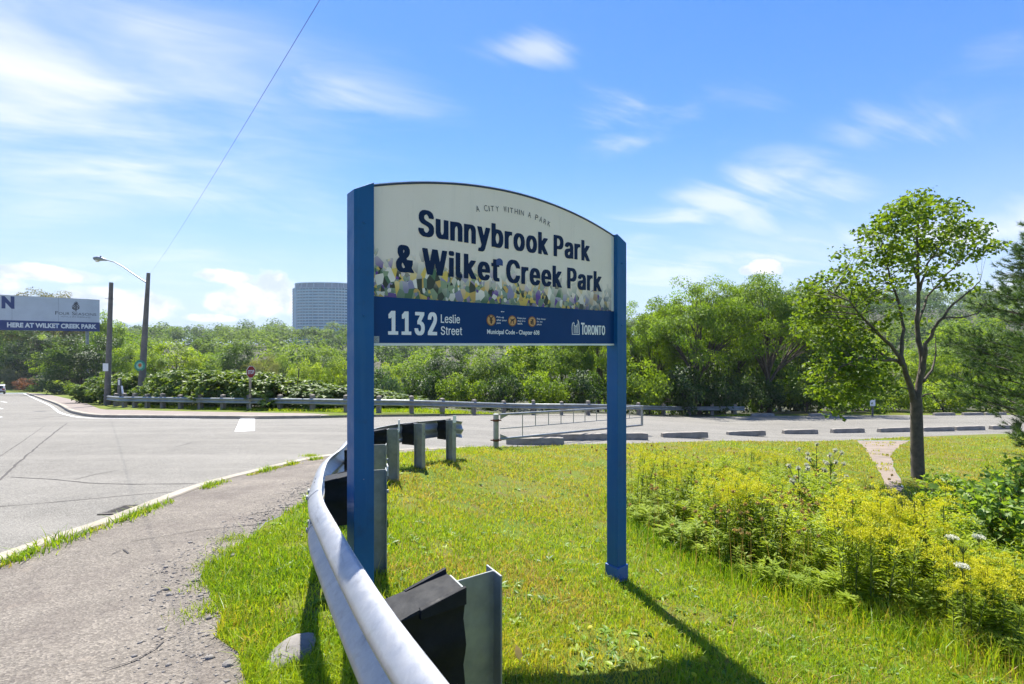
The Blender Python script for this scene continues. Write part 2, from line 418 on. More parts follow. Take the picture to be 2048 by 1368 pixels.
def build_land():
    pts = []; seen = set()
    def ring(x0, x1, y0, y1, st, skip=None, jit=0.25):
        for yy in np.arange(y0, y1, st):
            for xx in np.arange(x0, x1, st):
                if skip and skip[0] < xx < skip[1] and skip[2] < yy < skip[3]: continue
                pts.append((xx + jr.uniform(-jit, jit) * st, yy + jr.uniform(-jit, jit) * st))
    ring(-6, 7, -4, 12, 0.3)
    ring(-26, 24, -8, 40, 1.0, (-6.1, 7.1, -4.1, 12.1))
    ring(-110, 70, -20, 110, 4.0, (-26.5, 24.5, -8.5, 40.5))
    ring(-420, 460, -60, 560, 26.0, (-112, 72, -22, 112))
    edges = []
    V = [Vector(p) for p in pts]
    fl = [(float(a), float(np.interp(a, FAR_X, FAR_Y)) + 0.4) for a in list(np.arange(-90, 60.1, 1.5))]
    b = len(V); V += [Vector(p) for p in fl]; edges += [(b + i, b + i + 1) for i in range(len(fl) - 1)]
    for poly in (road_poly, path_poly, walk_poly, dirt_poly):
        b = len(V); n = len(poly); V += [Vector((p[0], p[1])) for p in poly]
        edges += [(b + i, b + (i + 1) % n) for i in range(n)]
    B = 6000.0
    V += [Vector((-B, -300)), Vector((B, -300)), Vector((B, B)), Vector((-B, B))]
    ov, oe, of, *_ = delaunay_2d_cdt(V, edges, [], 0, 1e-4)
    P = np.array([(v.x, v.y) for v in ov]); F = np.array([f for f in of if len(f) == 3])
    c = P[F].mean(axis=1); r = region(c[:, 0], c[:, 1])
    e1 = P[F[:, 1]] - P[F[:, 0]]; e2 = P[F[:, 2]] - P[F[:, 0]]
    ar = e1[:, 0] * e2[:, 1] - e1[:, 1] * e2[:, 0]
    F[ar < 0] = F[ar < 0][:, ::-1]
    names = {0: ('ground', 'ground'), 1: ('road', 'asphalt'), 2: ('footpath', 'path_asphalt'), 3: ('sidewalk', 'concrete_walk'), 4: ('dirt_path', 'dirt'), 5: ('forest_floor', 'forest_floor')}
    res = {}
    for k, (nm, mt) in names.items():
        f = F[r == k]; used, inv = np.unique(f, return_inverse=True); p = P[used]
        v = np.column_stack([p, surf_z(p[:, 0], p[:, 1], k)])
        o = link(nm, np_mesh(nm, v, inv.reshape(f.shape), MATS[mt], smooth=True)); tag(o, kind='structure'); res[nm] = o
    return res

# ground materials
def asphalt_mat(name, base, speck, bumpd, tone=(1, 1, 1), cracky=False):
    m, t, out = new_mat(name); c = t.coord('Object')
    big = t.noise(c, 0.35, 6, 0.6); mid = t.noise(c, 2.3, 5, 0.6); fine = t.noise(c, 55.0, 3, 0.7)
    col = t.ramp(big, [(0.3, tuple(base * 0.84 * q for q in tone)), (0.7, tuple(base * 1.16 * q for q in tone))])
    col = t.mix(0.5, col, t.ramp(mid, [(0.3, tuple(base * 0.8 * q for q in tone)), (0.75, tuple(base * 1.2 * q for q in tone))]))
    vc = t.vor(c, 95.0, out='Color'); sp = t.n('ShaderNodeSeparateColor'); t.L.new(vc, sp.inputs[0])
    st = t.ramp(sp.outputs[0], [(0.0, (1 - speck,) * 3), (0.55, (1, 1, 1)), (1.0, (1 + speck * 1.6,) * 3)])
    col = t.mix(1.0, col, st, 'MULTIPLY')
    if cracky:
        # worn crust: darker tarry blotches and pale dusty ones
        w = t.rng(t.noise(c, 1.1, 9, 0.72), 0.46, 0.62)
        col = t.mix(t.math('MULTIPLY', w, 0.65), col, (0.105, 0.088, 0.076))
        w2 = t.rng(t.noise(c, 0.8, 8, 0.7, 0.5), 0.55, 0.68)
        col = t.mix(t.math('MULTIPLY', w2, 0.6), col, (0.42, 0.34, 0.26))
        w3 = t.rng(t.noise(c, 17.0, 4, 0.6), 0.60, 0.70)
        col = t.mix(t.math('MULTIPLY', w3, 0.65), col, (0.09, 0.078, 0.07))
    else:
        mp = t.n('ShaderNodeMapping'); mp.inputs['Rotation'].default_value = (0, 0, math.radians(-25)); mp.inputs['Scale'].default_value = (0.08, 0.9, 1); t.L.new(c, mp.inputs[0])
        tr = t.rng(t.noise(mp.outputs[0], 1.0, 3, 0.5), 0.45, 0.62)
        col = t.mix(t.math('MULTIPLY', tr, 0.28), col, tuple(base * 1.6 * q for q in tone))
        ck = t.vor(t.mix(0.06, c, t.noise(c, 2.0, 5, 0.6, col=True)), 0.16, 'DISTANCE_TO_EDGE')
        cm = t.math('MULTIPLY', t.rng(ck, 0.0, 0.0016, 1.0, 0.0), t.rng(t.noise(c, 0.5, 2), 0.5, 0.6))
        col = t.mix(t.math('MULTIPLY', cm, 0.7), col, (0.03, 0.03, 0.03))
    h = t.math('ADD', t.math('MULTIPLY', fine, 0.5), t.math('MULTIPLY', t.vor(c, 95.0), 0.5))
    if cracky: h = t.math('ADD', h, t.math('MULTIPLY', t.noise(c, 9, 6, 0.65), 2.0))
    principled(t, out, col, 0.86, 0, t.bump(h, 0.9, bumpd), 0.25)
asphalt_mat('asphalt', 0.155, 0.32, 0.006, (1.08, 1.025, 0.89))
asphalt_mat('path_asphalt', 0.158, 0.28, 0.012, (1.13, 1.0, 0.83), True)
simple('concrete_walk', (0.20, 0.165, 0.14), 0.85, var=0.15, scale=1.5, bump=0.004)
simple('kerb', (0.30, 0.265, 0.21), 0.85, var=0.22, scale=2.5, bump=0.006, dirt=(0.2, 0.17, 0.12, 0.5))
simple('forest_floor', (0.045, 0.048, 0.018), 0.95, var=0.4, scale=0.8, bump=0.03, dirt=(0.05, 0.035, 0.02, 0.6))
simple('dirt', (0.215, 0.172, 0.135), 0.95, var=0.25, scale=1.8, bump=0.015, dirt=(0.22, 0.17, 0.12, 0.6))
def ground_mat():
    m, t, out = new_mat('ground'); c = t.coord('Object')
    a = t.noise(c, 0.9, 7, 0.65); b = t.noise(c, 5.0, 6, 0.7); f = t.noise(c, 60, 4, 0.7)
    col = t.ramp(a, [(0.30, (0.075, 0.13, 0.014)), (0.5, (0.12, 0.165, 0.02)), (0.68, (0.16, 0.145, 0.04))])
    col = t.mix(t.rng(b, 0.52, 0.68, 0, 0.85), col, (0.15, 0.10, 0.05))
    col = t.mix(1.0, col, t.ramp(f, [(0.25, (0.5, 0.5, 0.5)), (0.75, (1.45, 1.45, 1.3))]), 'MULTIPLY')
    principled(t, out, col, 0.95, 0, t.bump(t.math('ADD', f, b), 0.8, 0.02), 0.15)
ground_mat()
simple('crack', (0.065, 0.058, 0.052), 0.95, var=0.3)
simple('white_paint', (0.72, 0.72, 0.70), 0.7, var=0.08, scale=9, dirt=(0.4, 0.38, 0.35, 0.5))
LAND = build_land()

def strip(name, pts, w, off, mat, parent=None, vary=0.0, seed=1, lift=None):
    """flat painted or cracked line lying on the road"""
    r = random.Random(seed); P = smooth_line(pts, 0.25) if len(pts) > 2 else [Vector(pts[0]).lerp(Vector(pts[1]), i / 24) for i in range(25)]
    mb = MB(); vs_ = []
    for i, p in enumerate(P):
        d = (P[min(i + 1, len(P) - 1)] - P[max(0, i - 1)]).normalized(); n = Vector((-d.y, d.x)); ww = w * (1 + r.uniform(-vary, vary)) / 2
        j = r.uniform(-1, 1) * vary * w * 1.2
        for s_ in (-1, 1):
            q = p + n * (ww * s_ + j); vs_.append((q.x, q.y, (G(q.x, q.y) + float(road_off(q.x)) if lift is None else float(surf_z(np.array([q.x]), np.array([q.y]), 2)[0])) + off))
    mb.add(vs_, [(2 * i, 2 * i + 1, 2 * i + 3, 2 * i + 2) for i in range(len(P) - 1)])
    return mb.build(name, mat, parent, fix=False)
ROAD = LAND['road']
R_OFF = 0.0
for k, (pts, w) in enumerate([([(-5, 962), (60, 905), (105, 868), (134, 846)], 0.03), ([(20, 953), (110, 958), (200, 966), (300, 967), (392, 966)], 0.022), ([(-5, 1012), (120, 1002), (260, 989), (352, 982)], 0.014),
                              ([(0, 842), (60, 838), (115, 833), (170, 830)], 0.05), ([(350, 893), (372, 888), (384, 884)], 0.02), ([(150, 958), (190, 948), (235, 940)], 0.012), ([(0, 912), (45, 882), (88, 852)], 0.014)]):
    strip('crack', [hit(p[0], p[1], -0.1) for p in pts], w, 0.004, MATS['crack'], ROAD, 0.45, k)
strip('stop_line', [hit(495.5, 835.5, -0.1), hit(489.5, 862, -0.1)], 0.56, 0.005, MATS['white_paint'], ROAD)
for a, b in (((2, 803.0), (14, 804.5)), ((-14, 814), (5, 817.5)), ((-40, 826), (2, 834))):
    strip('lane_dash', [hit(a[0], a[1], -0.1), hit(b[0], b[1], -0.1)], 0.14, 0.005, MATS['white_paint'], ROAD)
strip('edge_line', [Vector(p) + (Vector((-0.25, -0.3))) for p in far_kerb[6:-1:2]], 0.12, 0.005, MATS['white_paint'], ROAD)

PATH = LAND['footpath']
for k, (pts, w) in enumerate([([(262, 1083), (330, 1073), (395, 1061), (455, 1056), (520, 1050)], 0.012), ([(205, 1345), (270, 1325), (310, 1300), (330, 1285)], 0.012), ([(450, 1056), (440, 1090), (425, 1110), (418, 1130)], 0.016), ([(500, 1030), (545, 1022), (590, 1020)], 0.010), ([(225, 1110), (245, 1100), (258, 1108)], 0.010)]):
    strip('crack', [hit(*p) for p in pts], w, 0.006, MATS['crack'], PATH, 0.6, 30 + k, lift=1)

def kerb(name, line, w, h0, side, fade=0.0):
    mb = MB(); path = []
    n = len(line)
    for i, p in enumerate(line):
        d = (line[min(i + 1, n - 1)] - line[max(0, i - 1)]).normalized(); nn = Vector((-d.y, d.x, 0)) * side
        q = p + Vector((nn.x, nn.y)) * 0.0
        path.append((Vector((q.x, q.y, G(q.x, q.y))), nn, Vector((0, 0, 1))))
    mb.sweep(path, [(-0.005, -0.3), (-0.005, 0.006), (0.012, 0.022), (w - 0.012, 0.022), (w, 0.006), (w, -0.3)])
    o = mb.build(name, MATS['kerb'], smooth=30); tag(o, kind='structure'); return o
kerb('near_kerb', near_kerb, 0.16, 0, -1)
kerb('far_kerb', far_kerb, 0.2, 0, -1)

# ------------------------------------------------------------------ hard materials
def galv_mat():
    m, t, out = new_mat('galvanised'); c = t.coord('Object')
    v = t.vor(c, 70.0, out='Color'); sp = t.n('ShaderNodeSeparateColor'); t.L.new(v, sp.inputs[0])
    a = t.noise(c, 3.0, 7, 0.65)
    col = t.ramp(a, [(0.3, (0.32, 0.33, 0.345)), (0.7, (0.42, 0.43, 0.44))])
    col = t.mix(0.12, col, t.ramp(sp.outputs[0], [(0, (0.32, 0.33, 0.34)), (1, (0.62, 0.62, 0.62))]))
    st = t.n('ShaderNodeMapping'); st.inputs['Scale'].default_value = (9, 9, 0.7); t.L.new(c, st.inputs[0])
    d = t.rng(t.noise(st.outputs[0], 1.6, 7, 0.7), 0.55, 0.75); col = t.mix(t.math('MULTIPLY', d, 0.5), col, (0.25, 0.235, 0.21))
    sc = t.n('ShaderNodeMapping'); sc.inputs['Scale'].default_value = (3, 3, 60); t.L.new(c, sc.inputs[0])
    scuff = t.math('MULTIPLY', t.rng(t.noise(sc.outputs[0], 1.0, 5, 0.7), 0.58, 0.68), t.rng(t.noise(c, 1.3, 3), 0.45, 0.6)); col = t.mix(t.math('MULTIPLY', scuff, 0.55), col, (0.17, 0.165, 0.16))
    rs = t.rng(t.noise(c, 5.0, 9, 0.75), 0.66, 0.72); col = t.mix(t.math('MULTIPLY', rs, 0.5), col, (0.22, 0.13, 0.07))
    r = t.rng(t.noise(c, 14, 5), 0.3, 0.7, 0.38, 0.58)
    principled(t, out, col, r, 0.72, t.bump(t.noise(c, 40, 4), 0.25, 0.002), 0.5)
galv_mat()
simple('post_steel', (0.27, 0.29, 0.28), 0.55, 0.45, var=0.25, scale=7, bump=0.001, dirt=(0.16, 0.14, 0.11, 0.5))
simple('black_plastic', (0.014, 0.0155, 0.018), 0.6, var=0.3, scale=10, bump=0.0015, dirt=(0.03, 0.028, 0.026, 0.5), spec=0.15)
simple('reflector', (0.82, 0.82, 0.80), 0.3, var=0.05)
def blue_mat():
    m, t, out = new_mat('blue_paint'); c = t.coord('Object')
    col = t.ramp(t.noise(c, 2.2, 6, 0.6), [(0.3, (0.0045, 0.088, 0.245)), (0.7, (0.007, 0.112, 0.30))])
    st = t.n('ShaderNodeMapping'); st.inputs['Scale'].default_value = (28, 28, 0.9); t.L.new(c, st.inputs[0])
    fade = t.rng(t.noise(st.outputs[0], 1.0, 6, 0.65), 0.50, 0.72); col = t.mix(t.math('MULTIPLY', fade, 0.35), col, (0.035, 0.15, 0.30))
    grime = t.rng(t.noise(c, 7.0, 8, 0.7), 0.56, 0.70); col = t.mix(t.math('MULTIPLY', grime, 0.35), col, (0.012, 0.05, 0.11))
    chip = t.math('MULTIPLY', t.rng(t.vor(c, 11.0), 0.03, 0.055, 1.0, 0.0), t.math('GREATER_THAN', t.noise(c, 3.1, 2), 0.56)); col = t.mix(t.math('MULTIPLY', chip, 0.8), col, (0.30, 0.33, 0.36))
    principled(t, out, col, t.rng(t.noise(c, 9, 5), 0.3, 0.7, 0.36, 0.56), 0, t.bump(t.math('ADD', t.noise(c, 45, 4), t.math('MULTIPLY', chip, -1.0)), 0.35, 0.0015), 0.3)
blue_mat()
simple('blue_sleeve', (0.012, 0.10, 0.36), 0.4, var=0.1, scale=5)
simple('navy_print', (0.006, 0.022, 0.068), 0.45, var=0.1, scale=4, spec=0.15)
simple('blue_band', (0.004, 0.045, 0.16), 0.45, var=0.1, scale=2.5, spec=0.15)
simple('touch_up', (0.01, 0.05, 0.2), 0.35, var=0.1)
simple('white_print', (0.84, 0.84, 0.84), 0.4, var=0.05)
simple('grey_print', (0.23, 0.22, 0.21), 0.5, var=0.2)
simple('motto_print', (0.13, 0.12, 0.115), 0.5, var=0.2)
simple('tan_print', (0.62, 0.33, 0.12), 0.4, var=0.1)
simple('orange_ring', (0.22, 0.07, 0.015), 0.4, var=0.1)
simple('brown_print', (0.05, 0.02, 0.008), 0.4, var=0.1)
simple('trim_white', (0.72, 0.74, 0.70), 0.45, var=0.06)
simple('trim_dark', (0.02, 0.03, 0.05), 0.4)
simple('aluminium', (0.55, 0.56, 0.57), 0.4, 0.7)
simple('sticker', (0.32, 0.36, 0.36), 0.5, var=0.35, scale=60)
simple('wood_grey', (0.23, 0.20, 0.165), 0.85, var=0.3, scale=5, bump=0.004)
simple('pole_wood', (0.165, 0.148, 0.132), 0.9, var=0.25, scale=4, bump=0.004)
simple('concrete_stop', (0.26, 0.235, 0.20), 0.9, var=0.25, scale=4, bump=0.008, dirt=(0.12, 0.11, 0.10, 0.6))
simple('rust', (0.13, 0.045, 0.02), 0.85, var=0.4, scale=20, bump=0.003)
simple('gate_steel', (0.30, 0.31, 0.30), 0.5, 0.5, var=0.2, scale=6, dirt=(0.2, 0.12, 0.07, 0.5))
simple('stop_red', (0.32, 0.012, 0.014), 0.4, var=0.1)
simple('sign_white', (0.78, 0.78, 0.77), 0.45, var=0.05)
simple('dark_metal', (0.03, 0.03, 0.03), 0.5, 0.3)
simple('iron', (0.075, 0.068, 0.06), 0.7, 0.4, var=0.3, scale=12, bump=0.003, dirt=(0.12, 0.09, 0.06, 0.5))
simple('void', (0.004, 0.004, 0.004), 1.0)
simple('stone', (0.20, 0.185, 0.165), 0.9, var=0.35, scale=5, bump=0.01, dirt=(0.1, 0.095, 0.085, 0.5))
def panel_mat():
    m, t, out = new_mat('panel_print'); c = t.coord('Object')
    sx = t.n('ShaderNodeSeparateXYZ'); t.L.new(c, sx.inputs[0]); X, Z = sx.outputs[0], sx.outputs[2]
    pal = [(0.0, (0.10, 0.19, 0.10)), (0.10, (0.78, 0.56, 0.12)), (0.24, (0.20, 0.28, 0.19)), (0.34, (0.06, 0.07, 0.05)), (0.44, (0.86, 0.80, 0.70)), (0.54, (0.26, 0.34, 0.26)),
           (0.62, (0.16, 0.075, 0.33)), (0.69, (0.66, 0.42, 0.12)), (0.78, (0.05, 0.055, 0.04)), (0.87, (0.30, 0.37, 0.22)), (0.95, (0.30, 0.28, 0.42))]
    mp = t.n('ShaderNodeMapping'); mp.inputs['Scale'].default_value = (25, 1, 17); t.L.new(c, mp.inputs[0])
    v1 = t.vor(mp.outputs[0], 1.0, out='Color'); s1 = t.n('ShaderNodeSeparateColor'); t.L.new(v1, s1.inputs[0])
    c1 = t.ramp(s1.outputs[0], pal, 'CONSTANT')
    mp2 = t.n('ShaderNodeMapping'); mp2.inputs['Scale'].default_value = (46, 1, 36); t.L.new(c, mp2.inputs[0])
    v2 = t.vor(mp2.outputs[0], 1.0, out='Color'); s2 = t.n('ShaderNodeSeparateColor'); t.L.new(v2, s2.inputs[0])
    c2 = t.ramp(s2.outputs[0], pal, 'CONSTANT')
    mos = t.mix(t.math('GREATER_THAN', s1.outputs[1], 0.66), c1, c2)
    mos = t.mix(t.math('MULTIPLY', t.rng(X, 0.55, 0.85), 0.45), mos, (0.09, 0.08, 0.20))
    mos = t.mix(t.rng(Z, 0.30, 0.38, 0.30, 0.0), mos, (0.07, 0.085, 0.06))
    edge = t.math('ADD', Z, t.math('MULTIPLY', t.math('SUBTRACT', s1.outputs[2], 0.5), -0.17))
    edge = t.math('ADD', edge, t.math('MULTIPLY', t.math('SUBTRACT', t.noise(c, 2.6, 2), 0.5), -0.22))
    edge = t.math('ADD', edge, t.math('MULTIPLY', X, 0.035))
    fac = t.rng(edge, 0.37, 0.54, 1.0, 0.0)
    base = t.ramp(t.noise(c, 1.6, 6, 0.6), [(0.3, (0.88, 0.755, 0.63)), (0.7, (0.94, 0.825, 0.70))])
    gr = t.n('ShaderNodeMapping'); gr.inputs['Scale'].default_value = (14, 1, 1.1); t.L.new(c, gr.inputs[0])
    base = t.mix(t.math('MULTIPLY', t.rng(t.noise(gr.outputs[0], 1, 7, 0.7), 0.55, 0.8), 0.22), base, (0.42, 0.38, 0.31))
    sp = t.rng(t.vor(c, 9.0), 0.0, 0.035, 1, 0); base = t.mix(t.math('MULTIPLY', sp, 0.5), base, (0.25, 0.22, 0.18))
    principled(t, out, t.mix(fac, base, mos), 0.45, 0, None, 0.25)
panel_mat()

# ------------------------------------------------------------------ lettering
def text_mesh(body, bold=0.0, extrude=0.0005, space=1.0, res=6):
    cu = bpy.data.curves.new('lettering', 'FONT'); cu.body = body; cu.offset = bold; cu.extrude = 0.0; cu.space_character = space; cu.resolution_u = res
    ob = bpy.data.objects.new('lettering', cu); COL.objects.link(ob)
    dg = bpy.context.evaluated_depsgraph_get(); me = bpy.data.meshes.new_from_object(ob.evaluated_get(dg))
    bpy.data.objects.remove(ob); bpy.data.curves.remove(cu)
    v = np.empty(len(me.vertices) * 3, np.float32); me.vertices.foreach_get('co', v)
    return me, v.reshape(-1, 3)
def letters(name, body, x0, x1, zb, cap, y, mat, parent, bold=0.03, ref='H', space=1.0, mtx=None):
    """flat lettering standing in the x-z plane: spans x0..x1, baseline zb, capital height cap"""
    r, rv = text_mesh(ref, bold); ch = rv[:, 1].max() - rv[:, 1].min(); base = rv[:, 1].min(); bpy.data.meshes.remove(r)
    me, v = text_mesh(body, bold, space=space)
    sx = (x1 - x0) / (v[:, 0].max() - v[:, 0].min()); sz = cap / ch
    co = np.column_stack([x0 + (v[:, 0] - v[:, 0].min()) * sx, np.full(len(v), y), zb + (v[:, 1] - base) * sz])
    me.vertices.foreach_set('co', co.astype(np.float32).ravel()); me.update()
    me.materials.clear(); me.materials.append(mat)
    o = link(name, me, parent); return o
def flat_poly(name, polys, y, mat, parent):
    mb = MB()
    for p in polys: mb.add([(q[0], y, q[1]) for q in p], [tuple(range(len(p)))])
    return mb.build(name, mat, parent, fix=False)
def circle(cx, cz, r, n=28, r2=None): return [(cx + r * math.cos(2 * math.pi * i / n), cz + (r2 or r) * math.sin(2 * math.pi * i / n)) for i in range(n)]
def stroke(pts, w):
    """polyline as quads in 2-D"""
    out = []
    for a, b in zip(pts[:-1], pts[1:]):
        d = Vector((b[0] - a[0], b[1] - a[1])); n = Vector((-d.y, d.x)).normalized() * w / 2; e = d.normalized() * w * 0.3
        out.append([(a[0] - e.x + n.x, a[1] - e.y + n.y), (a[0] - e.x - n.x, a[1] - e.y - n.y), (b[0] + e.x - n.x, b[1] + e.y - n.y), (b[0] + e.x + n.x, b[1] + e.y + n.y)])
    return out

# ------------------------------------------------------------------ park sign
def park_sign():
    A = Vector(((741 - CX) / FPX * 2.95, 2.95)); B = Vector(((1224 - CX) / FPX * 4.30, 4.30))
    W = (B - A).length; rz = math.atan2(B.y - A.y, B.x - A.x); mid = (A + B) / 2
    root = thing('park_sign', 'large blue and cream park entrance sign on two square blue posts', 'park sign', (mid.x, mid.y, 0), rz)
    Z0 = CAM_Z; h = W / 2; P = 0.122
    def lx(s): return s - h
    def gl(x, y=0):
        q = Vector((math.cos(rz) * x - math.sin(rz) * y, math.sin(rz) * x + math.cos(rz) * y)) + mid; return G(q.x, q.y)
    EDGE, RISE = 0.962, 0.168
    R = (h * h + RISE * RISE) / (2 * RISE)
    def arc(x): return Z0 + EDGE + RISE - R + math.sqrt(max(0, R * R - x * x))
    T = 0.034; N = 40
    xs = [-h + 0.0 + W * i / N for i in range(N + 1)]
    band = 0.297
    # printed board: local z measured from the panel's lower edge so that the print stays on the board
    def board(name, prof, mat, y0, y1, bev=0.0):
        mb = MB(); mb.extrude_y([(x, z - Z0) for x, z in prof], y0, y1); o = mb.build(name, mat, root, bevel=bev); o.location = (0, 0, Z0); return o
    board('panel', [(-h, Z0 + band)] + [(h, Z0 + band)] + [(x, arc(x) - 0.006) for x in xs[::-1]], MATS['panel_print'], -T / 2, T / 2)
    board('address_band', [(-h, Z0 + 0.012), (h, Z0 + 0.012), (h, Z0 + band - 0.0005), (-h, Z0 + band - 0.0005)], MATS['blue_band'], -T / 2 - 0.0015, T / 2)
    board('bottom_trim', [(-h, Z0 - 0.004), (h, Z0 - 0.004), (h, Z0 + 0.0115), (-h, Z0 + 0.0115)], MATS['trim_white'], -T / 2 - 0.008, T / 2 + 0.004)
    board('side_trim', [(h - 0.030, Z0 + band + 0.002), (h - 0.001, Z0 + band + 0.002), (h - 0.001, arc(h) - 0.012), (h - 0.030, arc(h - .03) - 0.010)], MATS['trim_white'], -T / 2 - 0.004, -T / 2 + 0.002)
    board('arch_trim', [(x, arc(x) - 0.0055) for x in xs] + [(x, arc(x) + 0.006) for x in xs[::-1]], MATS['trim_dark'], -T / 2 - 0.004, T / 2 + 0.004)
    board('arch_cap', [(x, arc(x) + 0.0065) for x in xs] + [(x, arc(x) + 0.012) for x in xs[::-1]], MATS['aluminium'], -T / 2 - 0.002, T / 2 + 0.006)
    for sgn in (-1, 1):
        cx = sgn * (h + P / 2 + 0.001); g0 = gl(cx)
        zi, zo = arc(h) + 0.012, arc(h) - 0.052
        a, b = (cx - sgn * P / 2, zi), (cx + sgn * P / 2, zo)
        mb = MB(); mb.extrude_y([(a[0], g0 - 0.4), (b[0], g0 - 0.4), (b[0], b[1]), (a[0], a[1])], -P / 2, P / 2)
        mb.build('post', MATS['blue_paint'], root, bevel=0.004)
        s = MB(); q = P / 2 + 0.011; zt = g0 + 0.135
        s.prism([(cx - q, -q), (cx + q, -q), (cx + q, q), (cx - q, q)], g0 - 0.35, zt); s.build('post_sleeve', MATS['blue_sleeve'], root, bevel=0.004)
        for k in range(2):
            bt = MB(); bt.tube([(cx + sgn * 0, -P / 2 - 0.006, zi - 0.25 - 0.55 * k), (cx, -P / 2 + 0.01, zi - 0.25 - 0.55 * k)], 0.007, 8); bt.build('bolt', MATS['blue_paint'], root)
    y = -T / 2 - 0.0022; yb = -T / 2 - 0.0037; nv, wh = MATS['navy_print'], MATS['white_print']
    z = Z0
    glyph_line(root, 'Sunnybrook Park', lx(0.310), lx(1.905), z + 0.706, 0.170, y, nv)
    glyph_line(root, '& Wilket Creek Park', lx(0.157), lx(2.053), z + 0.460, 0.170, y, nv)
    flat_poly('paint_patch', [[(lx(0.958) + 0.030 * math.cos(a), z + 0.603 + 0.026 * math.sin(a)) for a in [math.pi * i / 10 for i in range(11)]] + [(lx(0.93), z + 0.578), (lx(0.988), z + 0.578)]], y - 0.0008, MATS['touch_up'], root)
    # motto on a shallow arc
    txt = 'A CITY WITHIN A PARK'; Ra = 1.35; cz = z + 0.977 - Ra; wsum = [(0.62 if c == ' ' else 0.34 if c == 'I' else 1.0) for c in txt]; tot = sum(wsum); acc = 0
    half = 0.357 / Ra
    mot = thing_part('motto', root)
    for c, w_ in zip(txt, wsum):
        a = -half + 2 * half * (acc + w_ / 2) / tot; acc += w_
        if c == ' ': continue
        wd = 0.038 * (0.2 if c == 'I' else 0.75); cap = 0.043 if c in 'ACWP' else 0.038
        o = letters('letter', c, -wd / 2, wd / 2, 0, cap, 0, MATS['motto_print'], mot, bold=0.004)
        o.location = (lx(1.105) + Ra * math.sin(a), y, cz + Ra * math.cos(a) - 0.0); o.rotation_euler = (0, a, 0)
    glyph_line(root, '1132', lx(0.104), lx(0.446), z + 0.064, 0.149, yb, wh, space=1.22)
    glyph_line(root, 'Leslie', lx(0.474), lx(0.622), z + 0.148, 0.056, yb, wh, kind='l')
    glyph_line(root, 'Street', lx(0.474), lx(0.640), z + 0.068, 0.056, yb, wh, kind='l')
    for cx, lines in ((0.883, ('Pick up', 'after your', 'pets')), (1.075, ('Keep your', 'dog on a', 'leash')), (1.266, ('Put litter', 'in its', 'place'))):
        ic = thing_part('pictogram', root)
        X, Zc = lx(cx), z + 0.178
        flat_poly('ring', [circle(X, Zc, 0.041)], yb, MATS['orange_ring'], ic)
        flat_poly('disc', [circle(X, Zc, 0.0335)], yb - 0.0008, MATS['tan_print'], ic)
        if cx < 1: polys = [circle(X - .002, Zc + .012, .010, 12), stroke([(X - .012, Zc + .02), (X - .018, Zc + .03)], .008)[0], stroke([(X + .008, Zc + .018), (X + .016, Zc + .028)], .007)[0], circle(X, Zc - .012, .009, 12, .015)] + stroke([(X - .012, Zc), (X + .012, Zc)], .008)
        elif cx < 1.2: polys = [circle(X - .002, Zc + .006, .011, 12, .008)] + stroke([(X - .010, Zc), (X - .016, Zc - .018)], .008) + stroke([(X + .008, Zc), (X + .012, Zc - .018)], .008) + stroke([(X + .008, Zc + .008), (X + .018, Zc + .016)], .009) + stroke([(X - .014, Zc + .008), (X - .018, Zc + .016)], .005)
        else: polys = [[(X - .016, Zc - .02), (X - .002, Zc - .02), (X + .0, Zc + .006), (X - .018, Zc + .006)], circle(X + .006, Zc + .016, .007, 10)] + stroke([(X + .006, Zc + .008), (X + .008, Zc - .02)], .012) + stroke([(X + .006, Zc + .008), (X - .012, Zc + .016)], .006)
        flat_poly('figure', polys, yb - 0.0016, MATS['brown_print'], ic)
        for i, s_ in enumerate(lines): letters('lettering', s_, X + 0.049, X + 0.049 + 0.0092 * len(s_), z + 0.196 - 0.021 * i, 0.0125, yb, wh, root, 0.012)
    flat_poly('paint_chip', [circle(lx(0.978), z + 0.243, 0.008, 9, 0.004), circle(lx(0.995), z + 0.243, 0.005, 9, 0.003)], yb, wh, root)
    letters('lettering', 'Municipal Code - Chapter 608', lx(0.848), lx(1.340), z + 0.079, 0.033, yb, wh, root, 0.022)
    glyph_line(root, 'T', lx(1.797), lx(1.840), z + 0.087, 0.099, yb, wh)
    glyph_line(root, 'ORONTO', lx(1.833), lx(2.093), z + 0.087, 0.080, yb - 0.0006, wh, space=0.9)
    # twin curved towers emblem
    q = lambda u, v: (lx(1.692 + u), z + 0.086 + v)
    em = stroke([q(0.004, 0.0), q(0.0, 0.05), q(0.004, 0.085), q(0.016, 0.098), q(0.026, 0.092)], .007) + stroke([q(0.024, 0.09), q(0.024, 0.012)], .006) + stroke([q(0.036, 0.075), q(0.036, 0.012)], .005)
    em += stroke([q(0.0, 0.002), q(0.088, 0.002)], .006) + stroke([q(0.046, 0.07), q(0.046, 0.012)], .004) + stroke([q(0.058, 0.085), q(0.058, 0.012)], .007) + stroke([q(0.066, 0.12), q(0.078, 0.102), q(0.084, 0.06), q(0.086, 0.004)], .007) + stroke([q(0.070, 0.11), q(0.070, 0.012)], .005) + stroke([q(0.026, 0.078), q(0.046, 0.064), q(0.064, 0.088)], .005)
    flat_poly('emblem', em, yb, wh, root)
    flat_poly('sticker', [[(lx(0.001), z + 0.014), (lx(0.047), z + 0.014), (lx(0.047), z + 0.054), (lx(0.001), z + 0.054)]], yb, MATS['sticker'], root)
    flat_poly('sticker_mark', stroke([(lx(.010), z + .022), (lx(.038), z + .046)], .005) + stroke([(lx(.038), z + .022), (lx(.010), z + .046)], .005), yb - 0.0006, MATS['grey_print'], root)
    return root
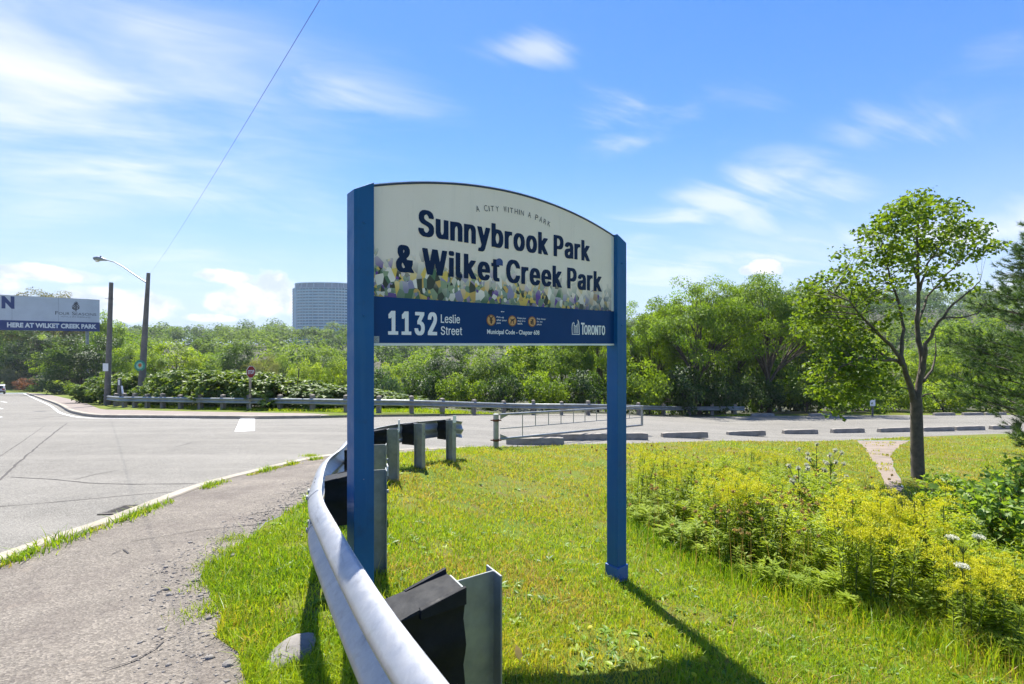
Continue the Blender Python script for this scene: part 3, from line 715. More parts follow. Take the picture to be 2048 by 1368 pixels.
def thing_part(name, parent):
    o = bpy.data.objects.new(name, None); COL.objects.link(o); o.parent = parent; o.empty_display_size = 0.05; return o
def glyph_line(root, body, x0, x1, zb, cap, y, mat, space=1.0, kind='b'):
    """heavy condensed lettering from plain outlines, one mesh for each letter"""
    x = 0.0; items = []
    for ch in body:
        if ch == ' ': x += 0.120 * space; continue
        gl = GLYPHS[kind + ch]; lo = min(min(p[0::2]) for p in gl) / 1000; hi = max(max(p[0::2]) for p in gl) / 1000
        items.append((gl, x - lo)); x += hi - lo
        end = x; x += 0.030 * space + 0.22 * max(0, space - 1)
    sx = (x1 - x0) / end; base, h = (0.013, 0.533) if kind == 'b' else (0.005, 0.517)
    par = thing_part('lettering', root)
    for gl, ox in items:
        cu = bpy.data.curves.new('letter', 'CURVE'); cu.dimensions = '2D'; cu.fill_mode = 'BOTH'
        for p in gl:
            sp = cu.splines.new('POLY'); n = len(p) // 2; sp.points.add(n - 1); sp.use_cyclic_u = True
            for i in range(n): sp.points[i].co = (x0 + (ox + p[2 * i] / 1000) * sx, zb + (p[2 * i + 1] / 1000 + base) * cap / h, 0, 1)
        ob = bpy.data.objects.new('letter', cu); COL.objects.link(ob)
        me = bpy.data.meshes.new_from_object(ob.evaluated_get(bpy.context.evaluated_depsgraph_get()))
        bpy.data.objects.remove(ob); bpy.data.curves.remove(cu)
        v = np.empty(len(me.vertices) * 3, np.float32); me.vertices.foreach_get('co', v); v = v.reshape(-1, 3)
        co = np.column_stack([v[:, 0], np.full(len(v), y), v[:, 1]])
        me.vertices.foreach_set('co', co.astype(np.float32).ravel()); me.update(); me.materials.clear(); me.materials.append(mat)
        link('letter', me, par)
    return par
GLYPHS = {"b&":[[93,525,67,515,47,498,33,476,23,445,20,367,31,324,50,279,14,226,-3,183,-6,167,-6,100,0,71,9,45,25,19,45,0,67,-12,88,-18,162,-18,200,-6,212,-13,250,-13,300,-13,307,-10,308,-5,308,12,269,86,287,157,289,231,279,237,205,237,193,234,176,262,215,314,231,355,235,371,235,436,231,452,215,490,205,503,188,515,164,525],[105,173,115,160,150,90,149,83,133,70,124,66,117,70,107,81,95,107,92,140,100,167],[129,432,134,426,139,405,131,376,126,369,121,374,117,400,121,421]],"b1":[[198,520,100,518,28,438,29,352,38,349,79,349,88,354,102,370,108,369,108,71,102,65,24,63,20,57,20,10,21,-9,31,-13,269,-13,279,-7,278,62,269,65,212,65,206,71,206,512,204,517]],"b2":[[19,-12,267,-13,277,-7,277,60,274,66,145,68,140,71,215,195,251,264,265,302,273,348,273,398,268,429,260,455,243,486,221,508,202,520,179,527,152,527,107,527,86,520,61,505,35,471,19,426,13,388,13,357,19,350,107,351,110,355,111,379,119,407,129,427,143,440,151,436,162,421,172,400,175,383,172,340,155,298,14,60,13,-5]],"b3":[[21,519,15,512,15,448,19,441,138,439,143,436,74,312,73,243,74,238,81,235,126,234,152,220,165,205,174,186,182,148,179,121,170,95,155,76,140,67,129,73,111,93,102,117,98,138,94,143,10,144,0,140,1,98,14,52,33,21,51,5,76,-10,100,-18,179,-18,193,-15,214,-5,236,11,255,36,267,60,280,112,280,176,274,207,265,236,253,257,233,280,217,291,185,305,267,452,268,512,266,517,257,520]],"bC":[[212,-18,231,-12,255,0,283,25,298,45,322,100,330,136,332,167,321,173,237,171,233,167,222,126,201,90,176,71,167,71,155,78,138,95,121,121,104,171,94,248,102,329,111,364,128,400,148,425,171,439,186,432,208,410,224,376,234,340,243,337,295,337,326,338,332,345,327,388,310,440,291,474,269,499,241,517,207,527,136,527,107,519,78,502,55,479,33,445,9,379,1,338,-4,279,-1,193,14,112,35,60,67,15,105,-10,133,-18]],"bN":[[14,518,11,512,12,-9,21,-13,98,-13,108,-7,110,252,119,236,219,-10,229,-13,314,-13,323,-10,324,516,314,520,238,520,228,514,226,253,219,264,117,514,105,520]],"bO":[[212,-18,236,-10,269,11,298,45,319,88,337,150,344,212,344,298,339,343,329,390,317,426,300,460,271,496,252,510,219,525,205,527,131,526,102,517,74,499,47,469,23,424,9,379,-1,317,-4,229,4,155,14,112,28,74,38,55,67,16,100,-8,129,-17],[171,70,155,78,139,93,114,138,99,195,94,248,101,326,116,376,128,400,144,421,169,439,186,431,201,417,222,383,239,333,246,279,244,205,236,164,227,136,206,98,184,76]],"bP":[[17,-12,98,-13,107,-9,110,174,193,175,212,181,243,199,255,212,272,240,281,267,289,307,289,386,284,419,274,450,250,488,221,510,190,520,21,520,12,516,11,-5],[112,254,108,260,109,436,114,439,143,439,155,434,169,421,184,395,191,360,191,336,184,300,169,273,155,261,131,254]],"bR":[[17,519,11,512,11,-7,21,-13,98,-13,107,-9,108,181,114,187,126,187,131,183,186,24,197,-7,202,-12,290,-13,301,-7,300,14,236,200,260,226,274,252,284,279,289,307,292,343,289,395,277,448,260,479,240,499,205,517,188,520],[112,439,140,439,160,431,174,417,186,393,191,367,191,338,182,302,171,285,157,273,145,269,114,268,109,271,108,433]],"bS":[[181,527,110,527,81,519,60,508,28,474,16,450,6,412,4,383,6,336,14,305,30,274,52,251,69,240,148,203,170,188,184,169,191,148,191,126,179,95,162,75,145,66,130,71,111,90,100,117,96,143,91,148,7,149,-2,145,-4,112,1,83,9,57,21,33,50,2,76,-13,93,-18,183,-20,226,-5,251,14,267,36,284,76,289,105,287,188,281,207,267,236,246,260,226,274,148,311,126,326,114,340,104,362,104,386,111,410,123,426,143,441,153,438,172,419,184,393,187,371,192,367,274,365,283,370,285,405,282,421,265,469,253,486,233,505,210,519]],"bT":[[102,-13,183,-13,194,-7,194,436,200,439,288,440,295,443,296,448,296,512,293,518,186,520,2,520,-7,517,-8,512,-8,448,-5,441,88,439,94,436,94,-5,96,-10]],"bW":[[-16,517,-18,498,-13,467,68,2,75,-12,164,-13,176,-7,219,229,225,212,264,-9,274,-13,357,-13,366,-10,418,279,456,490,456,514,451,519,369,520,357,514,320,288,314,272,272,514,269,518,179,520,167,514,127,276,124,273,120,279,81,516,71,520,-7,520]],"ba":[[240,-11,244,-5,244,283,236,326,222,357,198,381,179,391,157,396,90,396,69,391,50,381,24,358,14,343,0,307,-1,283,5,278,36,264,74,263,92,267,107,295,124,311,134,302,141,290,146,271,146,252,133,240,88,231,50,220,23,205,7,186,-8,143,-8,74,0,40,11,17,36,-8,67,-20,136,-20,162,-13],[146,157,149,148,143,112,129,81,112,64,98,76,90,90,87,105,97,133,117,150]],"bb":[[12,519,6,512,7,-9,17,-13,93,-13,117,-20,179,-20,212,-8,238,17,255,48,267,81,277,140,277,240,272,276,258,324,234,364,220,379,202,389,176,396,102,396,100,517,90,520],[140,68,132,74,121,90,109,121,101,169,101,210,114,271,126,296,138,308,143,309,160,288,172,260,180,221,182,186,177,143,167,105,153,79]],"be":[[98,396,64,384,33,355,14,319,0,271,-6,233,-6,140,4,83,19,45,29,28,50,4,81,-15,105,-20,167,-20,183,-17,220,2,241,26,258,62,263,83,262,99,224,115,171,115,167,111,159,90,148,74,136,65,126,70,111,88,97,121,92,150,94,157,260,159,265,167,265,240,258,288,248,321,231,352,213,374,188,389,164,396],[94,233,94,245,102,271,121,304,129,310,133,310,148,293,160,267,165,245,165,233]],"bi":[[14,-13,90,-13,101,-7,101,383,100,388,93,391,17,392,6,386,6,-5,8,-10],[10,441,26,432,83,432,98,440,108,464,108,505,98,525,81,535,24,534,12,527,4,519,-1,502,-1,462]],"bk":[[12,519,6,512,7,-9,17,-13,90,-13,100,-10,102,97,108,93,154,0,167,-12,263,-12,267,-7,268,7,255,32,164,214,253,360,258,371,257,388,248,392,157,390,150,383,110,318,102,313,101,514,90,520]],"bl":[[14,520,8,517,6,512,6,52,9,36,21,6,43,-10,71,-15,110,-15,131,-11,140,-9,144,-2,139,55,131,65,112,66,107,69,101,93,101,514,90,520]],"bn":[[10,390,6,383,8,-10,17,-13,90,-13,101,-7,101,233,107,264,119,293,133,308,139,305,148,290,160,248,161,210,161,-7,171,-13,245,-13,256,-7,256,286,246,333,236,355,222,374,195,391,176,396,117,396,95,392]],"bo":[[167,396,100,396,74,389,55,377,35,357,16,324,7,300,-3,255,-6,143,-1,107,9,69,26,33,52,1,74,-12,100,-20,167,-20,190,-13,215,2,233,23,247,45,258,71,268,112,273,155,273,221,265,276,253,317,239,345,218,371,190,389],[133,310,140,305,153,288,167,252,175,210,175,167,162,107,143,73,132,67,114,86,102,112,92,157,90,188,94,233,107,276,121,301]],"br":[[12,-12,90,-13,101,-7,101,240,104,257,116,288,133,308,143,311,176,311,183,315,185,388,179,396,107,396,88,392,17,392,6,386,6,-5]],"bt":[[148,-15,162,-9,165,-2,158,60,150,65,119,67,111,81,109,100,108,310,112,315,150,316,157,320,158,386,150,391,110,394,107,479,98,482,43,482,21,482,13,476,12,394,-19,391,-25,383,-24,320,-17,316,10,315,13,310,13,67,16,50,23,24,30,12,45,-3,57,-10,74,-15]],"bu":[[252,-11,256,-5,254,388,245,392,171,392,161,386,161,143,155,114,143,86,129,72,113,90,101,136,101,171,100,388,90,392,17,392,6,386,6,95,19,40,35,12,55,-5,74,-15,90,-18,140,-18,167,-12]],"by":[[19,-155,93,-156,112,-148,136,-126,155,-83,265,362,265,383,264,388,255,392,176,392,167,388,132,240,126,216,121,221,81,388,71,392,-7,392,-17,386,-17,367,73,0,67,-31,55,-65,43,-75,17,-76,9,-86,1,-143,5,-149]],"lL":[[38,513,32,507,33,-2,38,-6,240,-6,246,0,246,55,243,60,95,61,90,64,89,507,83,513]],"lS":[[131,520,107,515,88,505,67,489,50,467,35,436,28,400,30,333,47,288,76,256,107,237,171,210,191,198,206,183,215,169,220,150,217,114,210,95,195,75,169,59,148,54,112,66,94,83,83,105,74,141,21,141,18,138,18,124,21,100,33,60,50,31,62,17,81,2,110,-10,155,-13,174,-13,195,-8,214,2,236,18,253,40,265,64,275,102,277,126,275,176,260,219,233,253,202,274,129,307,99,331,85,360,83,376,88,402,100,426,114,440,133,450,152,453,179,443,196,429,208,410,218,374,267,373,271,375,273,383,268,419,260,445,241,479,226,494,207,508,183,517]],"le":[[150,389,105,386,81,374,57,351,35,312,20,260,15,219,16,152,31,76,57,26,79,4,107,-10,155,-13,183,-5,213,14,229,36,241,60,248,93,217,108,198,110,184,81,171,65,160,57,136,51,117,59,99,74,78,117,70,160,74,165,245,165,251,169,249,260,239,302,229,326,213,352,191,374,171,384],[74,226,73,240,83,276,106,312,124,322,138,325,157,317,173,300,189,267,194,245,194,226]],"li":[[33,-6,76,-6,82,0,82,379,76,385,33,385,27,379,27,0],[71,526,45,527,36,524,28,517,21,500,20,471,23,460,31,446,43,439,57,437,71,440,83,452,89,462,92,483,89,502,84,514]],"ll":[[33,513,27,507,28,62,37,24,56,0,90,-8,117,-5,123,-2,125,2,120,55,117,58,90,61,82,86,82,507,76,513]],"lr":[[33,-6,76,-6,82,-2,82,245,85,264,97,293,112,310,131,319,162,318,168,324,167,386,162,389,140,389,124,389,110,384,83,360,80,362,80,379,76,384,33,385,28,381,27,0]],"ls":[[143,389,102,389,86,384,64,371,38,340,25,302,23,279,25,245,31,224,43,199,60,182,74,173,148,143,162,129,170,105,167,88,158,71,145,59,124,51,105,54,88,66,78,81,67,110,50,110,17,98,16,90,21,64,38,26,62,2,88,-10,136,-13,171,-3,192,12,210,36,219,57,225,81,225,133,219,155,207,179,179,205,100,238,88,250,81,267,80,286,88,305,102,320,121,327,136,324,150,315,171,274,186,273,219,286,217,312,198,355,171,379]],"lt":[[143,-5,149,2,140,56,110,56,100,62,92,79,89,100,90,319,95,323,140,325,142,379,136,385,90,387,89,471,83,475,55,475,40,475,35,471,33,387,0,384,-4,379,-2,325,31,322,35,317,35,90,37,62,52,19,71,0,95,-8,129,-8]]}
park_sign()

# ------------------------------------------------------------------ guardrails
W_PROF = [(0.010, 0.156), (0.024, 0.154), (0.050, 0.138), (0.074, 0.116), (0.082, 0.100), (0.082, 0.086), (0.074, 0.070), (0.030, 0.030), (0.006, 0.012)]
W_PROF = W_PROF + [(a, -b) for a, b in W_PROF[::-1]]
W_THICK = W_PROF + [(a - 0.004, b * (0.985 if abs(b) > 0.15 else 1.0)) for a, b in W_PROF[::-1]]
def rail_path(line, top, side, zf=None):
    out = []; n = len(line)
    for i, p in enumerate(line):
        d = (line[min(i + 1, n - 1)] - line[max(0, i - 1)]).normalized(); nn = Vector((-d.y, d.x, 0)) * side
        z = (zf(p) if zf else G(p.x, p.y)) + top - 0.156
        out.append((Vector((p.x, p.y, z)), nn, Vector((0, 0, 1))))
    return out
def near_guardrail():
    root = thing('guardrail', 'curved galvanised steel guardrail in the foreground with black plastic spacer blocks', 'guardrail', (-1.3, 3.4, G(-1.3, 3.4)))
    base = root.location
    # (flange centre of the post on the park side, distance outward to the rail back)
    ctrl = [(1.05, -0.35), (0.50, 0.18), (0.12, 0.68), (-0.12, 1.08), (-0.375, 1.50), (-0.80, 2.25), (-1.08, 2.78), (-1.30, 3.37), (-1.55, 4.15), (-1.70, 4.94), (-1.92, 5.9), (-2.0, 6.84), (-1.93, 7.6), (-1.70, 8.22), (-1.22, 8.97), (-0.92, 9.2)]
    line = smooth_line(ctrl, 0.06)
    # ground under the rail, smoothed
    def zf(p): return G(p.x + 0.25, p.y)
    full = [(p - Vector((0, 0, 0.048 * float(1 - ss(1.4, 3.0, p.y)))), n, u) for p, n, u in rail_path(line, 0.72, 1, zf)]
    full = [(p - base, n, u) for p, n, u in full]
    L = [0]
    for a, b in zip(full[:-1], full[1:]): L.append(L[-1] + (b[0] - a[0]).length)
    def y_index(y): return min(range(len(line)), key=lambda i: abs(line[i].y - y) + (0 if i > 20 else 0))
    i1, i2 = y_index(3.05), y_index(6.7)
    segs = [(0, i1 + 3), (i1 - 2, i2 + 3), (i2 - 2, len(full) - 1)]
    for k, (a, b) in enumerate(segs):
        pth = [(p + n * (0.0045 * (k % 2)), n, u) for p, n, u in full[a:b + 1]]
        MB().sweep(pth, W_THICK).build('beam', MATS['galvanised'], root, smooth=50)
    for i in (i1, i2):
        for dh in (0.10, 0.055, -0.055, -0.10):
            for dj in (-1, 2):
                p, n, u = full[i + dj]
                off = 0.084 if abs(dh) > 0.08 else 0.06
                c = p + n * off + u * dh; MB().tube([c, c + n * 0.012], 0.016, 10).build('bolt', MATS['post_steel'], root)
    # posts: park-side flange position and rail direction there
    posts = [((-0.06, 1.70), 1), ((-0.905, 3.50), 1), ((-1.30, 5.02), 0), ((-1.60, 6.84), 0), ((-1.44, 7.90), 0), ((-1.03, 8.66), 0)]
    refl = {1: 0.0, 3: 0.10, 5: 0.06}
    pm = bmk = None
    for k, (f, _) in enumerate(posts):
        i = min(range(len(line)), key=lambda j: (line[j] - Vector(f)).length)
        if k == 5: i = min(len(line) - 6, i)
        p, n, u = full[i]; fp = Vector((f[0], f[1], 0)) - Vector((base.x, base.y, 0))
        gap = Vector((p.x, p.y, 0)) - fp; nn = Vector((gap.x, gap.y, 0)).normalized()
        side = Vector((-nn.y, nn.x, 0)); g0 = G(f[0], f[1]) - base.z
        D = 0.152; dist = gap.length
        H = (p.z + 0.156) + 0.014 - g0
        mtx = Matrix((side, nn, Vector((0, 0, 1)))).transposed().to_4x4()
        loc = Vector((fp.x, fp.y, g0))
        t1, t2 = 0.007, 0.006; fl = 0.051
        prof = [(-fl, 0), (fl, 0), (fl, t1), (t2 / 2, t1), (t2 / 2, D - t1), (fl, D - t1), (fl, D), (-fl, D), (-fl, D - t1), (-t2 / 2, D - t1), (-t2 / 2, t1), (-fl, t1)]
        mb = MB(); mb.prism(prof, -0.35, H); o = mb.build('post', MATS['post_steel'], root, bevel=0.0015, seg=1); o.matrix_local = Matrix.Translation(loc) @ mtx
        # spacer block between post and beam, its flanks follow the beam's folds
        bd = max(0.12, dist - D - 0.002); zc = p.z - g0; rows = []
        hs = [-0.178, -0.165, -0.12, -0.075, -0.03, 0.0, 0.03, 0.075, 0.11, 0.136, 0.150]
        for h in hs:
            w = 0.070 + 0.010 * math.cos(h / 0.156 * 2 * math.pi) * (1 if abs(h) < 0.15 else 0.4)
            rows.append((h, w))
        mb = MB(); cols = 6; vv = []
        for s_ in (-1, 1):
            for h, w in rows:
                for c in range(cols + 1):
                    f_ = c / cols; y_ = D + 0.001 + bd * f_
                    lift = (0.020 * (1 - f_)) if h == hs[-1] else (0.016 * (1 - f_) if h == hs[-2] else 0)
                    vv.append((s_ * w * (1.0 - 0.10 * f_ * (1 - f_) * 4), y_, zc + h + lift - (0.012 * f_ * f_ if h == hs[-1] else 0)))
        nr = len(rows); nc = cols + 1; ff = []
        for s_ in range(2):
            for r in range(nr - 1):
                for c in range(cols):
                    a = s_ * nr * nc + r * nc + c; ff.append((a, a + 1, a + nc + 1, a + nc))
        o2 = nr * nc
        for c in range(cols):
            ff.append((c, c + 1, o2 + c + 1, o2 + c)); a = (nr - 1) * nc + c; ff.append((a, a + 1, o2 + a + 1, o2 + a))
        for r in range(nr - 1):
            for c in (0, cols):
                a = r * nc + c; ff.append((a, a + nc, o2 + a + nc, o2 + a))
        mb.add(vv, ff)
        blk = mb.build('spacer_block', MATS['black_plastic'], root, smooth=35); blk.matrix_local = Matrix.Translation(loc) @ mtx
        rb = MB()   # moulded ribs and rim on the block's top
        for s_ in (-1, 1):
            rb.add([(s_ * 0.070, D + 0.001, zc + 0.186), (s_ * 0.084, D + 0.001, zc + 0.186), (s_ * 0.084, D + 0.001, zc + 0.130), (s_ * 0.060, D + 0.001, zc + 0.130),
                    (s_ * 0.058, D + bd * 0.7, zc + 0.154), (s_ * 0.076, D + bd * 0.7, zc + 0.150), (s_ * 0.076, D + bd * 0.7, zc + 0.12), (s_ * 0.058, D + bd * 0.7, zc + 0.12)],
                   [(0, 1, 2, 3), (4, 5, 6, 7), (0, 1, 5, 4), (1, 2, 6, 5), (2, 3, 7, 6), (3, 0, 4, 7)])
        rr = rb.build('rim', MATS['black_plastic'], blk, bevel=0.003); 
        bt = MB(); bt.tube([(-0.03, -0.016, zc), (-0.03, 0.0, zc)], 0.014, 6); bo = bt.build('bolt', MATS['post_steel'], root); bo.matrix_local = Matrix.Translation(loc) @ mtx
        if k in refl:
            mb = MB(); mb.box((0, -0.006, H - 0.005 + refl[k] / 2), (0.086, 0.006, 0.07 + refl[k])); r_ = mb.build('reflector', MATS['reflector'], root, bevel=0.002); r_.matrix_local = Matrix.Translation(loc) @ mtx
    # bolts that hold the beam to each block, and the slots punched near the lap
    for k, (f, _) in enumerate(posts):
        i = min(range(len(line)), key=lambda j: (line[j] - Vector(f)).length); p, n, u = full[i]
        MB().tube([p + n * 0.008, p + n * 0.024], 0.020, 10).build('bolt', MATS['post_steel'], root)
    for s_ in (2, 4):
        p, n, u = full[i1 + s_ + 2]; q, _, _ = full[i1 + s_ + 3]; d = (q - p).normalized(); c = p + n * 0.060 + u * 0.1305
        MB().add([c - d * .026 - n * .006 + u * .005, c + d * .026 - n * .006 + u * .005, c + d * .026 + n * .006 - u * .001, c - d * .026 + n * .006 - u * .001], [(0, 1, 2, 3)]).build('slot', MATS['void'], root, fix=False)
    return root
near_guardrail()

def far_guardrail():
    root = thing('guardrail', 'long weathered guardrail on wooden posts across the road in front of the shrubs', 'guardrail', (-6, 25, G(-6, 25)))
    base = root.location.copy()
    px = [(98, 783.5), (120, 786), (145, 790), (165, 793.5), (185, 799), (201, 805), (213, 809.5), (227, 813), (245, 815), (266, 815.3), (291, 815.8), (322, 816.6), (358, 817.5), (397, 818.5), (443, 819.5), (496, 820.3), (557, 821), (622, 822.5), (690, 824.5), (756, 825.8), (824, 826.5), (887, 827.3), (950, 828), (1009, 828.4), (1066, 829.2), (1123, 829.7), (1178, 830), (1231, 830), (1280, 830), (1330, 830.2), (1380, 830.4), (1425, 830.5), (1471, 830.6), (1487, 830.6)]
    P = [Vector(hit(*q)) for q in px]
    line = smooth_line(P, 0.6)
    rp = rail_path([q for q in line], 0.66, 1)
    rp = [(p - base - n * 0.0, -n if False else n, u) for p, n, u in rp]
    # the beam faces the road (towards the camera): check one normal
    if rp[len(rp) // 2][1].y > 0: rp = [(p, -n, u) for p, n, u in rp]
    n = len(rp); k = 0; step = max(4, n // 14)
    while k < n - 1:
        e = min(n - 1, k + step)
        if n - 1 - e < 3: e = n - 1
        pth = [(p + nn * (0.004 * ((k // step) % 2)), nn, u) for p, nn, u in rp[k:e + 1]]
        if len(pth) > 1: MB().sweep(pth, W_THICK).build('beam', MATS['rail_old'], root, smooth=50)
        k = e
    # flared end plate
    p, nn, u = rp[-1]; d = Vector((-nn.y, nn.x, 0)); d = d if d.x > 0 else -d
    MB().box(p + d * 0.03 + nn * 0.04, (0.07, 0.012, 0.34)).build('end_plate', MATS['rail_old'], root, bevel=0.003)
    rr = random.Random(3)
    me = None
    for i, q in enumerate(P[:-1]):
        g0 = G(q.x, q.y)
        j = min(range(n), key=lambda a: (rp[a][0] + base - Vector((q.x, q.y, rp[a][0].z + base.z))).length)
        nn = rp[j][1]; ang = math.atan2(nn.y, nn.x) + math.pi / 2
        c = q - Vector((nn.x, nn.y)) * 0.11
        if me is None:
            mb = MB(); w = 0.10
            mb.prism([(-w, -w), (w, -w), (w, w), (-w, w)], -0.4, 0.80)
            mb.add([(-w, -w, 0.80), (w, -w, 0.80), (w, w, 0.80), (-w, w, 0.80), (0, 0, 0.85)], [(0, 1, 4), (1, 2, 4), (2, 3, 4), (3, 0, 4)])
            me = mb.mesh('post', MATS['wood_grey'], bevel=0.0)
        o = link('post', me, root); o.location = Vector((c.x, c.y, g0)) - base; o.rotation_euler = (rr.uniform(-.03, .03), rr.uniform(-.03, .03), ang)
        o.scale = (1, 1, rr.uniform(0.95, 1.05))
    return root, P
simple('rail_old', (0.30, 0.32, 0.31), 0.55, 0.45, var=0.2, scale=3, dirt=(0.18, 0.17, 0.15, 0.5))
_, FAR_POSTS = far_guardrail()

# ------------------------------------------------------------------ swing gate
def gate():
    a = Vector(hit(992, 895)); H0 = (895 - 829) / FPX * a.y
    Yb = a.y * 1.34; b = Vector(((1284 - CX) / FPX * Yb, Yb))
    zt0, zt1 = CAM_Z - (829.5 - HY) / FPX * a.y, CAM_Z - (812.5 - HY) / FPX * Yb
    zb0, zb1 = CAM_Z - (879 - HY) / FPX * a.y, CAM_Z - (850 - HY) / FPX * Yb
    root = thing('swing_gate', 'grey tubular steel swing gate standing open on a rusty hinged post', 'gate', (a.x, a.y, G(a.x, a.y)))
    o = root.location.copy(); g = MATS['gate_steel']
    P = lambda t, h: Vector((a.x + (b.x - a.x) * t, a.y + (b.y - a.y) * t, (zb0 + (zb1 - zb0) * t) * (1 - h) + (zt0 + (zt1 - zt0) * t) * h)) - o
    MB().tube([(0, 0, -0.4), (0, 0, zt0 - o.z + 0.0)], 0.075, 12).build('post', g, root, smooth=40)
    MB().tube([(0, 0, zt0 - o.z + 0.0), (0, 0, zt0 - o.z + 0.02)], 0.08, 12).build('post_cap', g, root, smooth=40)
    for h in (0.78, 0.05):
        z = P(0, h).z - (0.05 if h < 0.5 else 0.0)
        MB().tube([(0, 0, z - 0.03), (0, 0, z + 0.03)], 0.088, 12).build('hinge', MATS['rust'], root)
        MB().tube([(-0.15, -0.02, z), (0.15, -0.02, z)], 0.018, 6).build('hinge_pin', MATS['rust'], root)
    s = 0.022
    MB().tube([P(s, 1), P(1, 1)], 0.032, 8).build('top_bar', g, root, smooth=40)
    MB().tube([P(s, 0), P(1, 0)], 0.036, 8).build('bottom_bar', g, root, smooth=40)
    MB().tube([P(s, 0.42), P(1, 0.42)], 0.014, 6).build('middle_bar', g, root, smooth=40)
    MB().tube([P(1, -0.02), P(1, 1.02)], 0.045, 8).build('end_bar', g, root, smooth=40)
    # uprights, placed by their spacing along the gate
    for x in (1045, 1071, 1097, 1122, 1147, 1170, 1193, 1215, 1237, 1259):
        k = (x - CX) / FPX; t = (k * a.y - a.x) / ((b.x - a.x) - k * (b.y - a.y))
        MB().tube([P(t, 0.0 if x == 1045 else 0.42), P(t, 1)], 0.013, 6).build('upright', g, root)
    for h0, h1 in ((1.0, 0.80), (0.0, 0.2)):
        mb = MB(); q0, q1, q2 = P(s, h0), P(0.075, h0), P(s, h1); nrm = (q1 - q0).cross(q2 - q0).normalized() * 0.006
        mb.add([q0 + nrm, q1 + nrm, q2 + nrm, q0 - nrm, q1 - nrm, q2 - nrm], [(0, 1, 2), (5, 4, 3), (0, 3, 4, 1), (1, 4, 5, 2), (2, 5, 3, 0)]); mb.build('gusset', g, root)
gate()

# ------------------------------------------------------------------ wheel stops
def wheel_stop_mesh(seed):
    r = random.Random(seed); mb = MB(); N = 10; L = 1.72
    prof = [(-0.12, 0), (-0.115, 0.09), (-0.085, 0.215), (0.085, 0.215), (0.115, 0.09), (0.12, 0)]
    pth = []
    for i in range(N + 1):
        x = -L / 2 + L * i / N; sc = 0.75 if i in (0, N) else 1.0
        pth.append((x, sc))
    b = len(mb.v)
    for x, sc in pth:
        for a, h in prof: mb.v.append((x, a * (0.8 + 0.2 * sc) + r.uniform(-.006, .006), h * (0.72 + 0.28 * sc) + r.uniform(-.006, .004)))
    m = len(prof)
    for i in range(N):
        for k in range(m - 1): mb.f.append((b + i * m + k, b + i * m + k + 1, b + (i + 1) * m + k + 1, b + (i + 1) * m + k))
    mb.f.append(tuple(range(m))); mb.f.append(tuple(b + N * m + k for k in range(m)))
    return mb.mesh('wheel_stop', MATS['concrete_stop'], bevel=0.008, seg=1)
WS = [wheel_stop_mesh(i) for i in range(3)]
stops = [(1070, 888, 4, 'concrete wheel stop nearest the gate post, in front of the open gate'), (1113, 879.5, 3, 'broken wheel stop half hidden behind the one nearest the gate post'), (1163, 879, 3, 'wheel stop left of the right blue sign post under the gate bar'),
         (1243, 877.5, 4, 'wheel stop showing behind the right blue sign post'), (1369, 874.5, 8, 'first wheel stop to the right of the blue sign posts'), (1492, 870.5, 8, 'second wheel stop to the right of the blue sign posts'), (1600, 867, 8, 'third wheel stop to the right of the blue sign posts'),
         (1695, 864.5, 8, 'wheel stop in the front row above the left edge of the dirt path'), (1787, 863.0, 8, 'wheel stop in the front row just left of the maple trunk'), (1875, 861.5, 8, 'wheel stop in the front row just right of the maple trunk'), (1938, 859.5, 8, 'wheel stop in the front row, second to the right of the maple trunk'), (2008, 857.5, 8, 'rightmost wheel stop in the front row beside the wooden post'),
         (1525, 832, 5, 'far wheel stop beyond the lot, just past the end of the guardrail'), (1888, 830.5, 5, 'far wheel stop behind the maple trunk across the lot'), (1945, 830, 5, 'far wheel stop across the lot, second right of the maple trunk'), (1990, 829.5, 5, 'far wheel stop across the lot under the pine branches'), (1640, 832, 5, 'far wheel stop in the tree shade left of the maple crown')]
for i, (x, y, a, lab) in enumerate(stops):
    p = hit(x, y); o = link('wheel_stop', WS[i % 3]); o.location = (p[0], p[1], G(*p) + float(road_off(p[0])) - 0.006)
    o.rotation_euler = (0, 0, math.radians(a + (i % 3) * 1.5)); tag(o, lab, 'wheel stop', 'concrete wheel stops in the parking lot')

